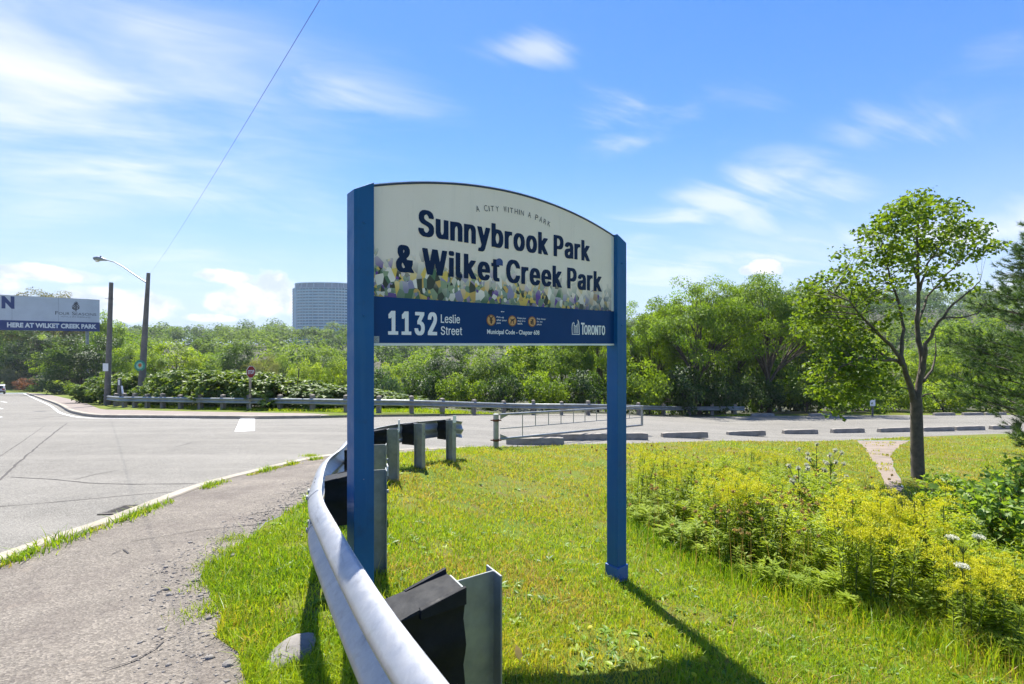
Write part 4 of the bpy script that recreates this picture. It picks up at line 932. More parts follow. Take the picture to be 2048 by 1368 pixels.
# ------------------------------------------------------------------ poles, lamp, small signs
def lamp_and_poles():
    Y = 33.0
    def pole(name, label, cat, xt, yt, xb, r0, r1, Yp):
        t = at(xt, yt, Yp); bx = (xb - CX) / FPX * Yp; gb = G(bx, Yp)
        root = thing(name, label, cat, (bx, Yp, gb)); d = t - Vector((bx, Yp, gb))
        pts = [d * (i / 8) for i in range(-1, 9)]; pts[0] = d * -0.05
        MB().tube(pts, [r0 + (r1 - r0) * max(0, (i - 1)) / 8 for i in range(10)], 14).build('pole', MATS['pole_wood'], root, smooth=40)
        return root, d, Vector((bx, Yp, gb))
    r1, d1, b1 = pole('utility_pole', 'short bare wooden pole with a white notice, left of the street lamp', 'pole', 222.5, 565, 214, 0.19, 0.12, Y)
    p = d1 * 0.31; nb = MB(); nb.box((p.x - 0.02, p.y - 0.20, p.z), (0.36, 0.02, 0.52)); nb.build('notice', MATS['sign_white'], r1)
    p = d1 * 0.865; MB().tube([(p.x - 0.38, p.y, p.z + 0.02), (p.x + 0.22, p.y, p.z)], 0.018, 6).build('bracket', MATS['dark_metal'], r1)
    r2, d2, b2 = pole('street_lamp', 'tall wooden street lamp pole with a long curved arm and cobra head', 'street lamp', 297, 546, 281, 0.24, 0.11, Y)
    L = lambda px, py: at(px, py, Y) - b2
    arm = [L(294.5, 566), L(283, 559), L(262, 545), L(245, 533), L(228, 524), L(213, 520)]
    arm = [Vector(v) for v in arm]
    MB().tube(arm, [0.05, 0.05, 0.045, 0.04, 0.035, 0.03], 8).build('arm', MATS['gate_steel'], r2, smooth=40)
    hp = [L(214, 520.5), L(209, 519.5), L(203, 518.0), L(196, 517.3), L(190, 517.0), L(186.5, 516.0)]
    hd = MB().tube(hp, [0.05, 0.075, 0.13, 0.16, 0.14, 0.05], 10).build('lamp_head', MATS['gate_steel'], r2, smooth=60)
    c = L(194.5, 519.6); mb = MB(); pts = []
    mb.tube([c + Vector((0.12, 0, 0.0)), c + Vector((0.06, 0, -0.03)), c + Vector((-0.06, 0, -0.035)), c + Vector((-0.14, 0, 0.0))], [0.04, 0.12, 0.12, 0.04], 10).build('lens', MATS['reflector'], hd, smooth=60)
    e = L(201.5, 515.0); MB().tube([e, e + Vector((0, 0, 0.10))], 0.045, 8).build('photocell', MATS['dark_metal'], hd)
    # round community plate
    q = L(284, 731); q.y -= 0.2
    pl = MB(); pl.tube([q, q + Vector((0, 0.02, 0))], 0.37, 28); pt = pl.build('round_plate', MATS['plate_green'], r2)
    MB().tube([q + Vector((0, -0.006, 0)), q + Vector((0, 0.0, 0))], 0.24, 24).build('plate_field', MATS['plate_pale'], pt)
    MB().tube([q + Vector((0.02, -0.012, 0.03)), q + Vector((0.02, -0.006, 0.03))], 0.125, 9).build('plate_leaf', MATS['plate_orange'], pt)
    MB().tube([q + Vector((0.0, -0.013, -0.10)), q + Vector((0.0, -0.007, -0.10))], 0.05, 7).build('plate_leaf', MATS['plate_gold'], pt)
    p = d2 * 0.80; MB().tube([p + Vector((0, -0.17, 0)), p + Vector((0, 0.17, 0))], 0.03, 6).build('bolt', MATS['dark_metal'], r2)
    # overhead cable from the lamp pole towards and over the camera
    s = b2 + d2 * 0.985; e = at(622, 0, 4.6); e2 = e + (e - s) * 0.5; pts = []
    for i in range(41):
        t = i / 40 * 1.2; q = s + (e - s) * t; q.z -= 0.25 * 4 * (t / 1.2) * (1 - t / 1.2)
        pts.append(q - s)
    cb = MB().tube(pts, 0.0026, 5).build('overhead_cable', MATS['dark_metal']); cb.location = s; tag(cb, 'thin dark overhead cable running up the sky from the street lamp', 'cable')
    # small post with plate, and yellow-white guy guard
    x, yb = -27.0, 33.2; px = 239; Yp = 31.8
    bx = (px - CX) / FPX * Yp; r3 = thing('marker_post', 'short dark post with a small white plate between the two wooden poles', 'post', (bx, Yp, G(bx, Yp)))
    top = at(px, 757, Yp).z - G(bx, Yp)
    MB().box((0, 0, top / 2 - 0.1), (0.16, 0.16, top + 0.2)).build('post', MATS['pole_wood'], r3, bevel=0.01)
    MB().box((0.04, -0.09, top - 0.25), (0.12, 0.012, 0.34)).build('plate', MATS['sign_white'], r3)
    g1, g0 = at(243.5, 772, 31.4), at(249.5, 795, 31.0); g0.z = G(g0.x, g0.y) - 0.05
    gg = MB().tube([Vector((0, 0, 0)), g1 - g0], 0.05, 8).build('guy_guard', MATS['sign_white']); gg.location = g0; tag(gg, 'slanted white guy wire guard at the foot of the street lamp', 'wire guard')
simple('plate_green', (0.03, 0.24, 0.17), 0.5); simple('plate_pale', (0.25, 0.50, 0.36), 0.5, var=0.3, scale=14)
simple('plate_orange', (0.50, 0.12, 0.02), 0.5); simple('plate_gold', (0.55, 0.40, 0.05), 0.5)
lamp_and_poles()

def stop_sign():
    p = hit(500, 820.5); Y = p[1]; root = thing('stop_sign', 'red octagonal stop sign on a pale post behind the far guardrail', 'stop sign', (p[0], Y, G(*p)))
    c = at(502.3, 744, Y) - root.location; rz = math.radians(79)
    MB().box((0, 0.03, c.z / 2 + 0.05), (0.11, 0.05, c.z + 0.5)).build('post', MATS['wood_pale'], root, bevel=0.005)
    R = 0.325; octp = [(R / math.cos(math.pi / 8) * math.cos(math.pi / 8 + i * math.pi / 4), R / math.cos(math.pi / 8) * math.sin(math.pi / 8 + i * math.pi / 4)) for i in range(8)]
    pl = thing_part('plate', root); pl.location = (0.06, -0.02, c.z); pl.rotation_euler = (0, 0, rz)
    m = MB(); m.extrude_y(octp, -0.004, 0); m.build('white_border', MATS['sign_white'], pl)
    m = MB(); m.extrude_y([(a * 0.93, b * 0.93) for a, b in octp], -0.0085, -0.0045); m.build('red_field', MATS['stop_red'], pl)
    letters('lettering', 'STOP', -0.235, 0.235, -0.105, 0.21, -0.010, MATS['sign_white'], pl, 0.03)
simple('wood_pale', (0.38, 0.31, 0.23), 0.8, var=0.2, scale=5)
stop_sign()
for x0, x1, yt, lab in ((566, 566, 740, 'left of two thin dark stakes among the shrubs right of the stop sign'), (598, 590, 738, 'right leaning one of two thin dark stakes among the shrubs')):
    Y = 27.5; b = at(x1, 800, Y); g = G(b.x, Y); t = at(x0, yt, Y)
    o = MB().tube([Vector((0, 0, -0.2)), t - Vector((b.x, Y, g))], 0.026, 6).build('stake', MATS['dark_metal']); o.location = (b.x, Y, g); tag(o, lab, 'stake', 'thin stakes behind the guardrail')

def lot_signs():
    p = hit(1745, 832); Y = p[1]; root = thing('lot_sign', 'small white notice on a dark post beyond the parking lot left of the maple', 'sign', (p[0], Y, G(*p)))
    z = at(1742, 805, Y).z - root.location.z
    MB().tube([(0, 0, -0.2), (0.0, 0, z + 0.15)], 0.06, 8).build('post', MATS['pole_wood'], root)
    MB().box((-0.05, -0.08, z), (0.38, 0.015, 0.5)).build('plate', MATS['sign_white'], root, bevel=0.003)
    p = hit(2033, 872); root = thing('bollard', 'square weathered wooden bollard at the right end of the lot', 'bollard', (p[0], p[1], G(*p)))
    MB().box((0, 0, 0.15), (0.19, 0.19, 0.85)).build('post', MATS['pole_wood'], root, bevel=0.015)
    c = MB(); w = 0.1; c.add([(-w, -w, .576), (w, -w, .576), (w, w, .576), (-w, w, .576), (0, 0, .62)], [(0, 1, 4), (1, 2, 4), (2, 3, 4), (3, 0, 4), (3, 2, 1, 0)]); c.build('cap', MATS['pole_wood'], root)
lot_signs()

# ------------------------------------------------------------------ storm drain
def storm_drain():
    c = Vector(hit(236, 1013, -0.1)); k = min(range(len(near_kerb) - 1), key=lambda i: (near_kerb[i] - c).length)
    d = (near_kerb[k + 1] - near_kerb[k]).normalized(); nrm = Vector((-d.y, d.x)); c = near_kerb[k] + nrm * 0.27
    ang = math.atan2(d.y, d.x)
    root = thing('storm_drain', 'square iron storm drain grate set in the road beside the kerb', 'storm drain', (c.x, c.y, 0), ang)
    def zz(x, y):
        q = c + d * x + nrm * y; return G(q.x, q.y) + float(road_off(q.x))
    z0 = zz(0, 0); sl = (zz(0.3, 0) - zz(-0.3, 0)) / 0.6
    root.location.z = z0; root.rotation_euler = (0, -math.atan(sl), ang)
    a, b = 0.22, 0.175
    MB().box((0, 0, 0.0025), (2 * a, 2 * a, 0.005)).build('pit', MATS['void'], root)
    for (x, y, w, h) in ((0, -(a + b) / 2, 2 * a, a - b), (0, (a + b) / 2, 2 * a, a - b), (-(a + b) / 2, 0, a - b, 2 * b), ((a + b) / 2, 0, a - b, 2 * b)):
        MB().box((x, y, 0.009), (w - 0.001, h - 0.001, 0.010)).build('frame_bar', MATS['iron'], root, bevel=0.002, seg=1)
    for i in range(7):
        MB().box((-b + 0.025 + i * 0.05, 0, 0.008), (0.022, 2 * b - 0.002, 0.008)).build('grate_bar', MATS['iron'], root, bevel=0.002, seg=1)
storm_drain()

# ------------------------------------------------------------------ billboard by the road
def billboard():
    Y1 = 85.0      # stands square across the road, like a sign gantry
    b = at(198.5, 600, Y1); a = b + Vector((-18.3, -18.5, 0))
    zt, zm, zb = at(198, 600, Y1).z, at(198, 645, Y1).z, at(198, 663, Y1).z
    a2 = Vector((a.x, a.y)); b2 = Vector((b.x, b.y)); W = (b2 - a2).length; rz = math.atan2(b2.y - a2.y, b2.x - a2.x)
    foot = a2.lerp(b2, 0.94)
    root = thing('billboard', 'wide roadside billboard with pale grey upper field and dark blue lower strip', 'billboard', (foot.x, foot.y, G(foot.x, foot.y)), rz)
    o = root.location.copy(); x0 = -0.94 * W; zt, zm, zb = zt - o.z, zm - o.z, zb - o.z
    def X(px):
        k = (px - CX) / FPX; t = (k * a.y - a.x) / ((b.x - a.x) - k * (b.y - a.y)); return x0 + W * t
    D = 0.16
    MB().box((x0 + W / 2, D / 2, (zt + zm) / 2), (W, D, zt - zm - 0.004)).build('upper_field', MATS['board_grey'], root)
    MB().box((x0 + W / 2 + 0.06, D / 2 - 0.03, (zm + zb) / 2), (W, D, zm - zb)).build('lower_strip', MATS['board_blue'], root)
    MB().box((x0 + W / 2, D / 2, zt + 0.03), (W + 0.02, D + 0.04, 0.05)).build('top_rail', MATS['aluminium'], root)
    MB().box((x0 + W + 0.025, D / 2, (zt + zb) / 2), (0.05, D + 0.04, zt - zb + 0.08)).build('side_rail', MATS['aluminium'], root)
    for mx in (0.0, -0.92 * W):
        MB().tube([(mx, 0.45, -1.5), (mx, 0.45, zt - 0.4)], 0.25, 14).build('mast', MATS['post_steel'], root, smooth=40)
    for z in (zb + 0.5, zt - 0.6): MB().box((x0 + W / 2, 0.26, z), (W * 0.94, 0.12, 0.14)).build('crossbeam', MATS['post_steel'], root)
    for px in (117, 24): MB().box((X(px), -0.002, (zt + zm) / 2), (0.04, 0.006, zt - zm - 0.02)).build('seam', MATS['board_seam'], root)
    H = zt - zb; cz = lambda py: zt - (py - 600) / 63.0 * H
    y = -0.006
    letters('lettering', 'N', X(3), X(29), cz(624.0), (624 - 601.5) / 63 * H, y, MATS['board_blue'], root, 0.07)
    letters('lettering', 'HERE AT WILKET CREEK PARK', X(14), X(193), cz(657.8), (657.8 - 649) / 63 * H, -0.036, MATS['sign_white'], root, 0.045)
    letters('lettering', 'F', X(110.5), X(116.5), cz(632.0), 6.6 / 63 * H, y, MATS['board_ink'], root, 0.0)
    letters('lettering', 'OUR', X(117.5), X(139), cz(632.0), 5.0 / 63 * H, y, MATS['board_ink'], root, 0.0)
    letters('lettering', 'S', X(144), X(150), cz(632.0), 6.6 / 63 * H, y, MATS['board_ink'], root, 0.0)
    letters('lettering', 'EASONS', X(151), X(192.5), cz(632.0), 5.0 / 63 * H, y, MATS['board_ink'], root, 0.0)
    letters('lettering', 'HOTEL & SPA RESIDENCES', X(122), X(181), cz(636.5), 2.3 / 63 * H, y, MATS['board_ink'], root, -0.01)
    # tree emblem: stem with curved boughs either side
    cx = X(152); s = (X(160) - X(144)) / 16; em = []
    q = lambda u, v: (cx + u * s, cz(623 - v))
    em += stroke([q(0, -1.5), q(0.3, 6), q(0, 17.5)], 0.12)
    for i, v in enumerate((1.5, 4.2, 7.0, 9.8, 12.4)):
        w = (7.2, 7.6, 6.2, 4.4, 2.8)[i]
        em += stroke([q(0, v - 0.5), q(-w * 0.5, v + 0.6), q(-w, v + 3.0)], 0.15)
        em += stroke([q(0, v + 0.8), q(w * 0.55, v + 1.6), q(w * 0.9, v + 4.0)], 0.13)
    flat_poly('emblem', em, y, MATS['board_ink'], root)
simple('board_grey', (0.58, 0.60, 0.645), 0.6, var=0.08, scale=0.5)
simple('board_seam', (0.33, 0.34, 0.38), 0.6)
simple('board_blue', (0.008, 0.035, 0.17), 0.5, var=0.08)
simple('board_ink', (0.05, 0.05, 0.065), 0.5, var=0.1)
billboard()

# ------------------------------------------------------------------ condominium tower
def tower():
    Y = 520.0; cx = (652 - CX) / FPX * Y; W = 34.5; D = 22.0
    top = at(650, 569, Y).z; gb = G(cx, Y); base = min(gb, CAM_Z) - 4
    root = thing('apartment_tower', 'tall curved blue glass apartment tower rising behind the wooded hill', 'tower', (cx, Y, base))
    H = top - base
    def ell(w, d, n=56): return [(w * math.copysign(abs(math.cos(t)) ** 0.8, math.cos(t)), d * math.copysign(abs(math.sin(t)) ** 0.9, math.sin(t))) for t in [2 * math.pi * i / n for i in range(n)]]
    body_top = H - 5.2
    MB().prism(ell(W - 1.3, D - 1.3), 0, body_top).build('glass_wall', MATS['tower_glass'], root, smooth=30)
    n = int(body_top / 3.0)
    sm = None
    for i in range(2, n + 1):
        z = i * 3.0
        if sm is None:
            m = MB(); m.prism(ell(W - 0.25, D - 0.25), -0.18, 0.18); sm = m.mesh('floor_slab', MATS['tower_slab'])
            rp = ell(W - 0.30, D - 0.30); r = MB(); k = len(rp)
            a0, a1 = int(k * 0.56), int(k * 0.95)
            def bal(i0, i1):
                b = MB()
                for j in range(i0, i1):
                    p, q = rp[j % k], rp[(j + 1) % k]
                    b.add([(p[0], p[1], 0.2), (q[0], q[1], 0.2), (q[0], q[1], 1.15), (p[0], p[1], 1.15), (p[0] * .997, p[1] * .997, 0.2), (q[0] * .997, q[1] * .997, 0.2), (q[0] * .997, q[1] * .997, 1.15), (p[0] * .997, p[1] * .997, 1.15)], [(0, 1, 2, 3), (7, 6, 5, 4), (3, 2, 6, 7), (0, 4, 5, 1)])
                return b
            bm_ = [bal(29, 33).mesh('balcony', MATS['tower_rail']), bal(36, 50).mesh('balcony', MATS['tower_rail']), bal(52, 55).mesh('balcony', MATS['tower_rail'])]
        o = link('floor_slab', sm, root); o.location = (0, 0, z)
        if i < n:
            for b in bm_: link('balcony', b, root).location = (0, 0, z)
    rp = ell(W - 1.15, D - 1.15, 56)
    fin = None
    for j in range(28, 57):
        x, y = rp[j % 56]
        if fin is None: m = MB(); m.box((0, 0, body_top / 2), (0.34, 0.34, body_top)); fin = m.mesh('mullion', MATS['tower_slab'])
        wide = j in (34, 35, 51)
        o = link('mullion', fin, root); o.location = (x, y, 0); o.scale = (4.0 if wide else 1, 3.0 if wide else 1, 1)
    MB().prism(ell(W - 3.6, D - 3.6), body_top, H - 0.9).build('crown_wall', MATS['tower_crown'], root, smooth=30)
    rp = ell(W - 3.2, D - 3.2, 56)
    for j in range(29, 56, 2):
        x, y = rp[j]; MB().box((x, y, (body_top + H - 0.9) / 2), (0.5, 0.5, H - 0.9 - body_top)).build('crown_column', MATS['tower_slab'], root)
    MB().prism(ell(W - 2.6, D - 2.6), H - 0.9, H).build('roof_rim', MATS['tower_slab'], root)
simple('tower_glass', (0.02, 0.14, 0.21), 0.2, 0.1, var=0.35, scale=0.35)
simple('tower_rail', (0.19, 0.44, 0.55), 0.2, 0.1, var=0.1, scale=0.2)
simple('tower_slab', (0.40, 0.58, 0.66), 0.6, var=0.06, scale=0.2)
simple('tower_crown', (0.16, 0.25, 0.33), 0.5, var=0.1, scale=0.2)
tower()

# ------------------------------------------------------------------ car going away down the road
def car():
    p = hit(-4, 786.5); ang = math.radians(135)
    root = thing('car', 'silver car at the left edge of the picture driving away down the road', 'car', (p[0], p[1], G(*p) + float(road_off(p[0]))), ang)
    # local x forward, y left
    side = [(-2.2, .35), (-2.25, .75), (-2.1, .98), (-1.75, 1.5), (-0.9, 1.62), (0.3, 1.58), (1.05, 1.02), (2.0, .88), (2.25, .62), (2.2, .32)]
    m = MB(); m.extrude_y(side, -0.86, 0.86); m.build('body', MATS['car_silver'], root, bevel=0.07, smooth=40)
    m = MB(); m.add([(-2.14, -.68, 1.03), (-2.14, .68, 1.03), (-1.80, .58, 1.47), (-1.80, -.58, 1.47), (-2.10, -.68, 1.01), (-2.10, .68, 1.01), (-1.74, .58, 1.46), (-1.74, -.58, 1.46)], [(0, 1, 2, 3), (7, 6, 5, 4), (0, 4, 5, 1), (3, 2, 6, 7), (0, 3, 7, 4), (1, 5, 6, 2)]); m.build('rear_window', MATS['car_glass'], root)
    for s_ in (-1, 1):
        m = MB(); m.extrude_y([(-1.65, 1.05), (-1.45, 1.42), (-0.3, 1.5), (0.25, 1.46), (0.75, 1.05)], s_ * 0.866, s_ * 0.872); m.build('side_window', MATS['car_glass'], root)
        MB().box((-2.22, s_ * 0.68, 0.88), (0.12, 0.3, 0.2)).build('tail_light', MATS['stop_red'], root, bevel=0.02)
        for x in (-1.35, 1.4):
            w = MB().tube([(x, s_ * 0.66, 0.33), (x, s_ * 0.88, 0.33)], 0.33, 20).build('wheel', MATS['dark_metal'], root)
            MB().tube([(x, s_ * 0.875, 0.33), (x, s_ * 0.89, 0.33)], 0.2, 14).build('rim', MATS['aluminium'], w)
    MB().box((-2.24, 0, 0.48), (0.1, 1.66, 0.28)).build('rear_bumper', MATS['dark_metal'], root, bevel=0.03)
    MB().box((-2.27, 0, 0.75), (0.02, 0.4, 0.14)).build('licence_plate', MATS['sign_white'], root)
simple('car_silver', (0.45, 0.46, 0.47), 0.3, 0.5, var=0.05); simple('car_glass', (0.015, 0.018, 0.02), 0.1)
car()

# ------------------------------------------------------------------ vegetation materials
leaf_mat('leaf_mid', (0.072, 0.145, 0.014), (0.185, 0.285, 0.032), 0.55)
leaf_mat('leaf_light', (0.085, 0.18, 0.012), (0.235, 0.35, 0.03), 0.55)
leaf_mat('leaf_yellow', (0.11, 0.21, 0.012), (0.31, 0.42, 0.025), 0.55)
leaf_mat('leaf_dark', (0.028, 0.066, 0.014), (0.075, 0.14, 0.027), 0.45)
leaf_mat('leaf_olive', (0.07, 0.085, 0.02), (0.17, 0.17, 0.05), 0.5)
leaf_mat('leaf_grey', (0.10, 0.13, 0.06), (0.23, 0.26, 0.13), 0.45)
leaf_mat('leaf_bluish', (0.045, 0.10, 0.05), (0.11, 0.19, 0.10), 0.45)
leaf_mat('leaf_red', (0.12, 0.05, 0.03), (0.28, 0.14, 0.09), 0.45)
leaf_mat('leaf_hill', (0.042, 0.10, 0.018), (0.145, 0.23, 0.038), 0.5, gloss=0.08)
leaf_mat('leaf_knot', (0.055, 0.11, 0.018), (0.17, 0.25, 0.05), 0.42, gloss=0.3)
leaf_mat('leaf_pine', (0.028, 0.072, 0.022), (0.10, 0.17, 0.048), 0.38)
leaf_mat('leaf_maple', (0.052, 0.115, 0.010), (0.175, 0.255, 0.025), 0.55)
leaf_mat('weed_leaf', (0.12, 0.21, 0.014), (0.34, 0.43, 0.035), 0.55)
leaf_mat('shrub_leaf', (0.08, 0.18, 0.018), (0.22, 0.33, 0.045), 0.5, gloss=0.5)
leaf_mat('bloom_yellow', (0.44, 0.42, 0.012), (0.68, 0.64, 0.02), 0.4, (1.1, 1.15, 0.7))
leaf_mat('seed_brown', (0.25, 0.165, 0.04), (0.50, 0.38, 0.14), 0.4, (1.2, 1.1, 0.8))
leaf_mat('bloom_white', (0.5, 0.5, 0.38), (0.75, 0.75, 0.66), 0.35, (1.1, 1.1, 0.9))
simple('bark', (0.085, 0.07, 0.055), 0.95, var=0.35, scale=5, bump=0.012)
simple('bark_maple', (0.092, 0.076, 0.058), 0.95, var=0.35, scale=9, bump=0.01, dirt=(0.07, 0.06, 0.05, 0.6))
simple('stem', (0.09, 0.115, 0.03), 0.8, var=0.2, scale=9)
simple('stem_brown', (0.12, 0.075, 0.035), 0.8, var=0.2, scale=9)
def grass_mat():
    m, t, out = new_mat('grass_blade')
    atr = t.n('ShaderNodeAttribute', attribute_type='GEOMETRY', attribute_name='tint')
    c = t.ramp(atr.outputs['Fac'], [(0.0, (0.07, 0.16, 0.010)), (0.35, (0.185, 0.31, 0.013)), (0.68, (0.35, 0.42, 0.018)), (0.82, (0.40, 0.32, 0.05)), (1.0, (0.40, 0.28, 0.12))])
    b = t.n('ShaderNodeBsdfPrincipled'); t.L.new(c, b.inputs['Base Color']); b.inputs['Roughness'].default_value = 0.45; b.inputs['Specular IOR Level'].default_value = 0.4
    tr = t.n('ShaderNodeBsdfTranslucent'); t.L.new(t.mix(1.0, c, (1.35, 1.3, 0.7), 'MULTIPLY'), tr.inputs[0])
    mx = t.n('ShaderNodeMixShader'); mx.inputs[0].default_value = 0.45; t.L.new(b.outputs[0], mx.inputs[1]); t.L.new(tr.outputs[0], mx.inputs[2]); t.L.new(mx.outputs[0], out.inputs[0])
grass_mat()

def unit(v): return v / np.maximum(np.linalg.norm(v, axis=-1, keepdims=True), 1e-9)
def leaf_geo(c, nrm, axis, L, W, fold=0.25, lobes=False):
    """folded leaf blades: c base points (n,3)"""
    n = len(c); nrm = unit(nrm); axis = unit(axis - nrm * (axis * nrm).sum(1, keepdims=True)); side = np.cross(nrm, axis)
    L = np.broadcast_to(np.asarray(L, float), (n,))[:, None]; W = np.broadcast_to(np.asarray(W, float), (n,))[:, None]
    b = c; tip = c + axis * L - nrm * L * 0.12; r = c + axis * L * 0.42 + side * W / 2 + nrm * W * fold; l = c + axis * L * 0.42 - side * W / 2 + nrm * W * fold
    v = np.stack([b, r, tip, l], 1).reshape(-1, 3); k = np.arange(n)[:, None] * 4
    f = np.stack([np.concatenate([k, k + 1, k + 2], 1), np.concatenate([k, k + 2, k + 3], 1)], 1).reshape(-1, 3)
    return v, f
def cloud(rng, centres, r, per, L, W, up=0.55, flat=0.7, out_from=None, outw=0.5, tint_c=0.22, tint_l=0.16, base=0.5, shell=0.0, droop=0.0, rnd=0.55):
    """leaves scattered in clumps; returns verts, faces, tint"""
    k = len(centres); r = np.broadcast_to(np.asarray(r, float), (k,))
    ci = np.repeat(np.arange(k), per); n = len(ci)
    d = unit(rng.normal(size=(n, 3))); rad = rng.random(n) ** (1 / (2.2 + shell * 4))
    p = centres[ci] + d * (rad * r[ci])[:, None] * np.array([1, 1, flat])
    o = unit(p - out_from) if out_from is not None else d
    nrm = np.array([0, 0, up]) + o * outw + rng.normal(size=(n, 3)) * rnd
    ax = rng.normal(size=(n, 3)) + o * 0.5 + np.array([0, 0, -droop])
    s = rng.uniform(0.65, 1.25, n)
    v, f = leaf_geo(p, nrm, ax, L * s, W * s)
    ct = rng.normal(0, tint_c, k)
    tint = np.clip(base + ct[ci] + rng.normal(0, tint_l, n), 0, 1)
    return v, f, np.repeat(tint, 2)
def crown_clumps(rng, n, rx, ry, rz, cz, hollow=0.45, bottom=-0.8, lump=0.16):
    out = []
    ph = rng.uniform(0, 6.28, 6)
    while len(out) < n:
        d = unit(rng.normal(size=3)); 
        if d[2] < bottom: continue
        az = math.atan2(d[1], d[0])
        bump = 1 + lump * (math.sin(3 * az + ph[0]) + 0.7 * math.sin(5 * az + ph[1]) * math.cos(3 * d[2] + ph[2]) + 0.6 * math.sin(7 * d[2] + ph[3]))
        rad = (hollow + (1 - hollow) * rng.random() ** 0.6) * bump
        out.append((d[0] * rx * rad, d[1] * ry * rad, cz + d[2] * rz * rad))
    return np.array(out)
def skeleton(rng, clumps, H, r0, fork, lean=(0, 0), limbs=6, sides=6, sub_r=0.02, mat='bark', multi=False):
    mb = MB(); top = clumps[np.argmax(clumps[:, 2])]
    tp = []
    for i in range(8):
        t = i / 7; z = -0.3 + (fork + 0.3) * t
        tp.append(Vector((lean[0] * t + rng.normal(0, 0.03) * (i > 0), lean[1] * t + rng.normal(0, 0.03) * (i > 0), z)))
    mb.tube(tp, [r0 * (1.35 if i == 0 else 1 - 0.3 * i / 7) for i in range(8)], 9)
    F = tp[-1]; az = np.arctan2(clumps[:, 1] - F.y, clumps[:, 0] - F.x)
    idx = np.floor((az + math.pi + 0.4) / (2 * math.pi) * limbs).astype(int) % limbs
    hi = clumps[:, 2] > np.quantile(clumps[:, 2], 0.78); idx[hi] = limbs
    for l in range(limbs + 1):
        cs = clumps[idx == l]
        if not len(cs): continue
        m = cs.mean(0); start = F.lerp(tp[-3], rng.random() * 0.9)
        e = Vector(m) * 0.92 + start * 0.08; mid = start.lerp(e, 0.5) + Vector((rng.normal(0, .2), rng.normal(0, .2), 0.12 * (e - start).length))
        lim = [start.lerp(mid, t) * (1 - t) + mid.lerp(e, t) * t for t in [i / 6 for i in range(7)]]
        rl = r0 * (0.55 if l < limbs else 0.65)
        mb.tube(lim, [rl * (1 - 0.75 * i / 6) for i in range(7)], sides)
        for c in cs:
            k = int(rng.integers(1, 6)); s = lim[k]; c = Vector(c); q = s.lerp(c, 0.5) + Vector((rng.normal(0, .15), rng.normal(0, .15), 0.1 * (c - s).length))
            rs = max(sub_r, rl * (1 - 0.75 * k / 6) * 0.42)
            mb.tube([s, s.lerp(q, .5) + Vector((0, 0, .03)), q, q.lerp(c, .6), c], [rs, rs * .8, rs * .6, rs * .4, rs * .18], 4, cap=False)
    return mb.mesh('trunk', MATS[mat], smooth=60, fix=False)
TREES = {}
def species(key, seed, H, rx, rz, cz, n, r, per, L, W, r0, fork, hollow=0.45, bottom=-0.8, flat=0.7, up=0.55, droop=0.0, limbs=6, lump=0.16, mat='bark', lean=(0, 0), tint_c=0.2):
    rng = np.random.default_rng(seed); cl = crown_clumps(rng, n, rx, rx, rz, cz, hollow, bottom, lump)
    v, f, t = cloud(rng, cl, rng.uniform(0.75, 1.3, n) * r, per, L, W, up, flat, np.array([0, 0, cz]), 0.7, tint_c=tint_c, shell=0.3, droop=droop, rnd=0.45)
    cm = np_mesh('crown', v, f, None, tint=t); cm.materials.append(MATS['leaf_mid'])
    tm = skeleton(rng, cl, H, r0, fork, lean, limbs, mat=mat)
    TREES[key] = (tm, cm, float(v[:, 2].max()), float(np.ptp(v[:, 0])), float(np.ptp(v[:, 1])))
species('broad_a', 1, 10, 3.6, 3.9, 5.9, 70, 0.95, 130, 0.26, 0.19, 0.22, 3.0)
species('broad_b', 2, 10, 3.9, 3.7, 5.7, 66, 1.0, 135, 0.26, 0.19, 0.24, 2.6, lump=0.22)
species('broad_c', 3, 10, 3.2, 4.2, 5.6, 64, 0.9, 135, 0.25, 0.18, 0.2, 2.4, lump=0.2)
species('locust_a', 4, 10, 5.2, 3.2, 6.4, 130, 0.95, 170, 0.24, 0.095, 0.24, 3.0, hollow=0.45, bottom=-0.7, flat=0.45, lump=0.2, lean=(0.5, 0), tint_c=0.14)
species('locust_b', 5, 10, 5.6, 2.9, 6.6, 130, 0.98, 170, 0.24, 0.095, 0.26, 2.8, hollow=0.45, bottom=-0.65, flat=0.45, lump=0.22, lean=(-0.6, 0), tint_c=0.14)
species('willow', 6, 10, 4.6, 4.2, 5.4, 60, 1.05, 130, 0.42, 0.07, 0.3, 2.6, droop=3.0, flat=1.0, up=0.2)
species('full_a', 11, 10, 3.9, 4.6, 4.9, 84, 1.0, 130, 0.25, 0.18, 0.2, 1.6, bottom=-1.0, lump=0.2)
species('full_b', 12, 10, 4.1, 4.5, 4.8, 84, 1.0, 130, 0.25, 0.18, 0.2, 1.5, bottom=-1.0, lump=0.24)
species('full_c', 13, 10, 3.6, 4.7, 4.9, 80, 0.95, 130, 0.24, 0.17, 0.2, 1.5, bottom=-1.0, lump=0.18)
species('bush_a', 7, 3, 1.6, 1.3, 1.45, 34, 0.5, 110, 0.17, 0.11, 0.06, 0.5, bottom=-0.95, limbs=5)
species('bush_b', 8, 3, 1.8, 1.2, 1.4, 34, 0.52, 110, 0.18, 0.12, 0.06, 0.4, bottom=-0.95, limbs=5, lump=0.25)
species('sapling', 9, 8, 2.2, 3.2, 4.6, 44, 0.75, 120, 0.24, 0.15, 0.12, 1.8, lump=0.2)
RT = random.Random(21)
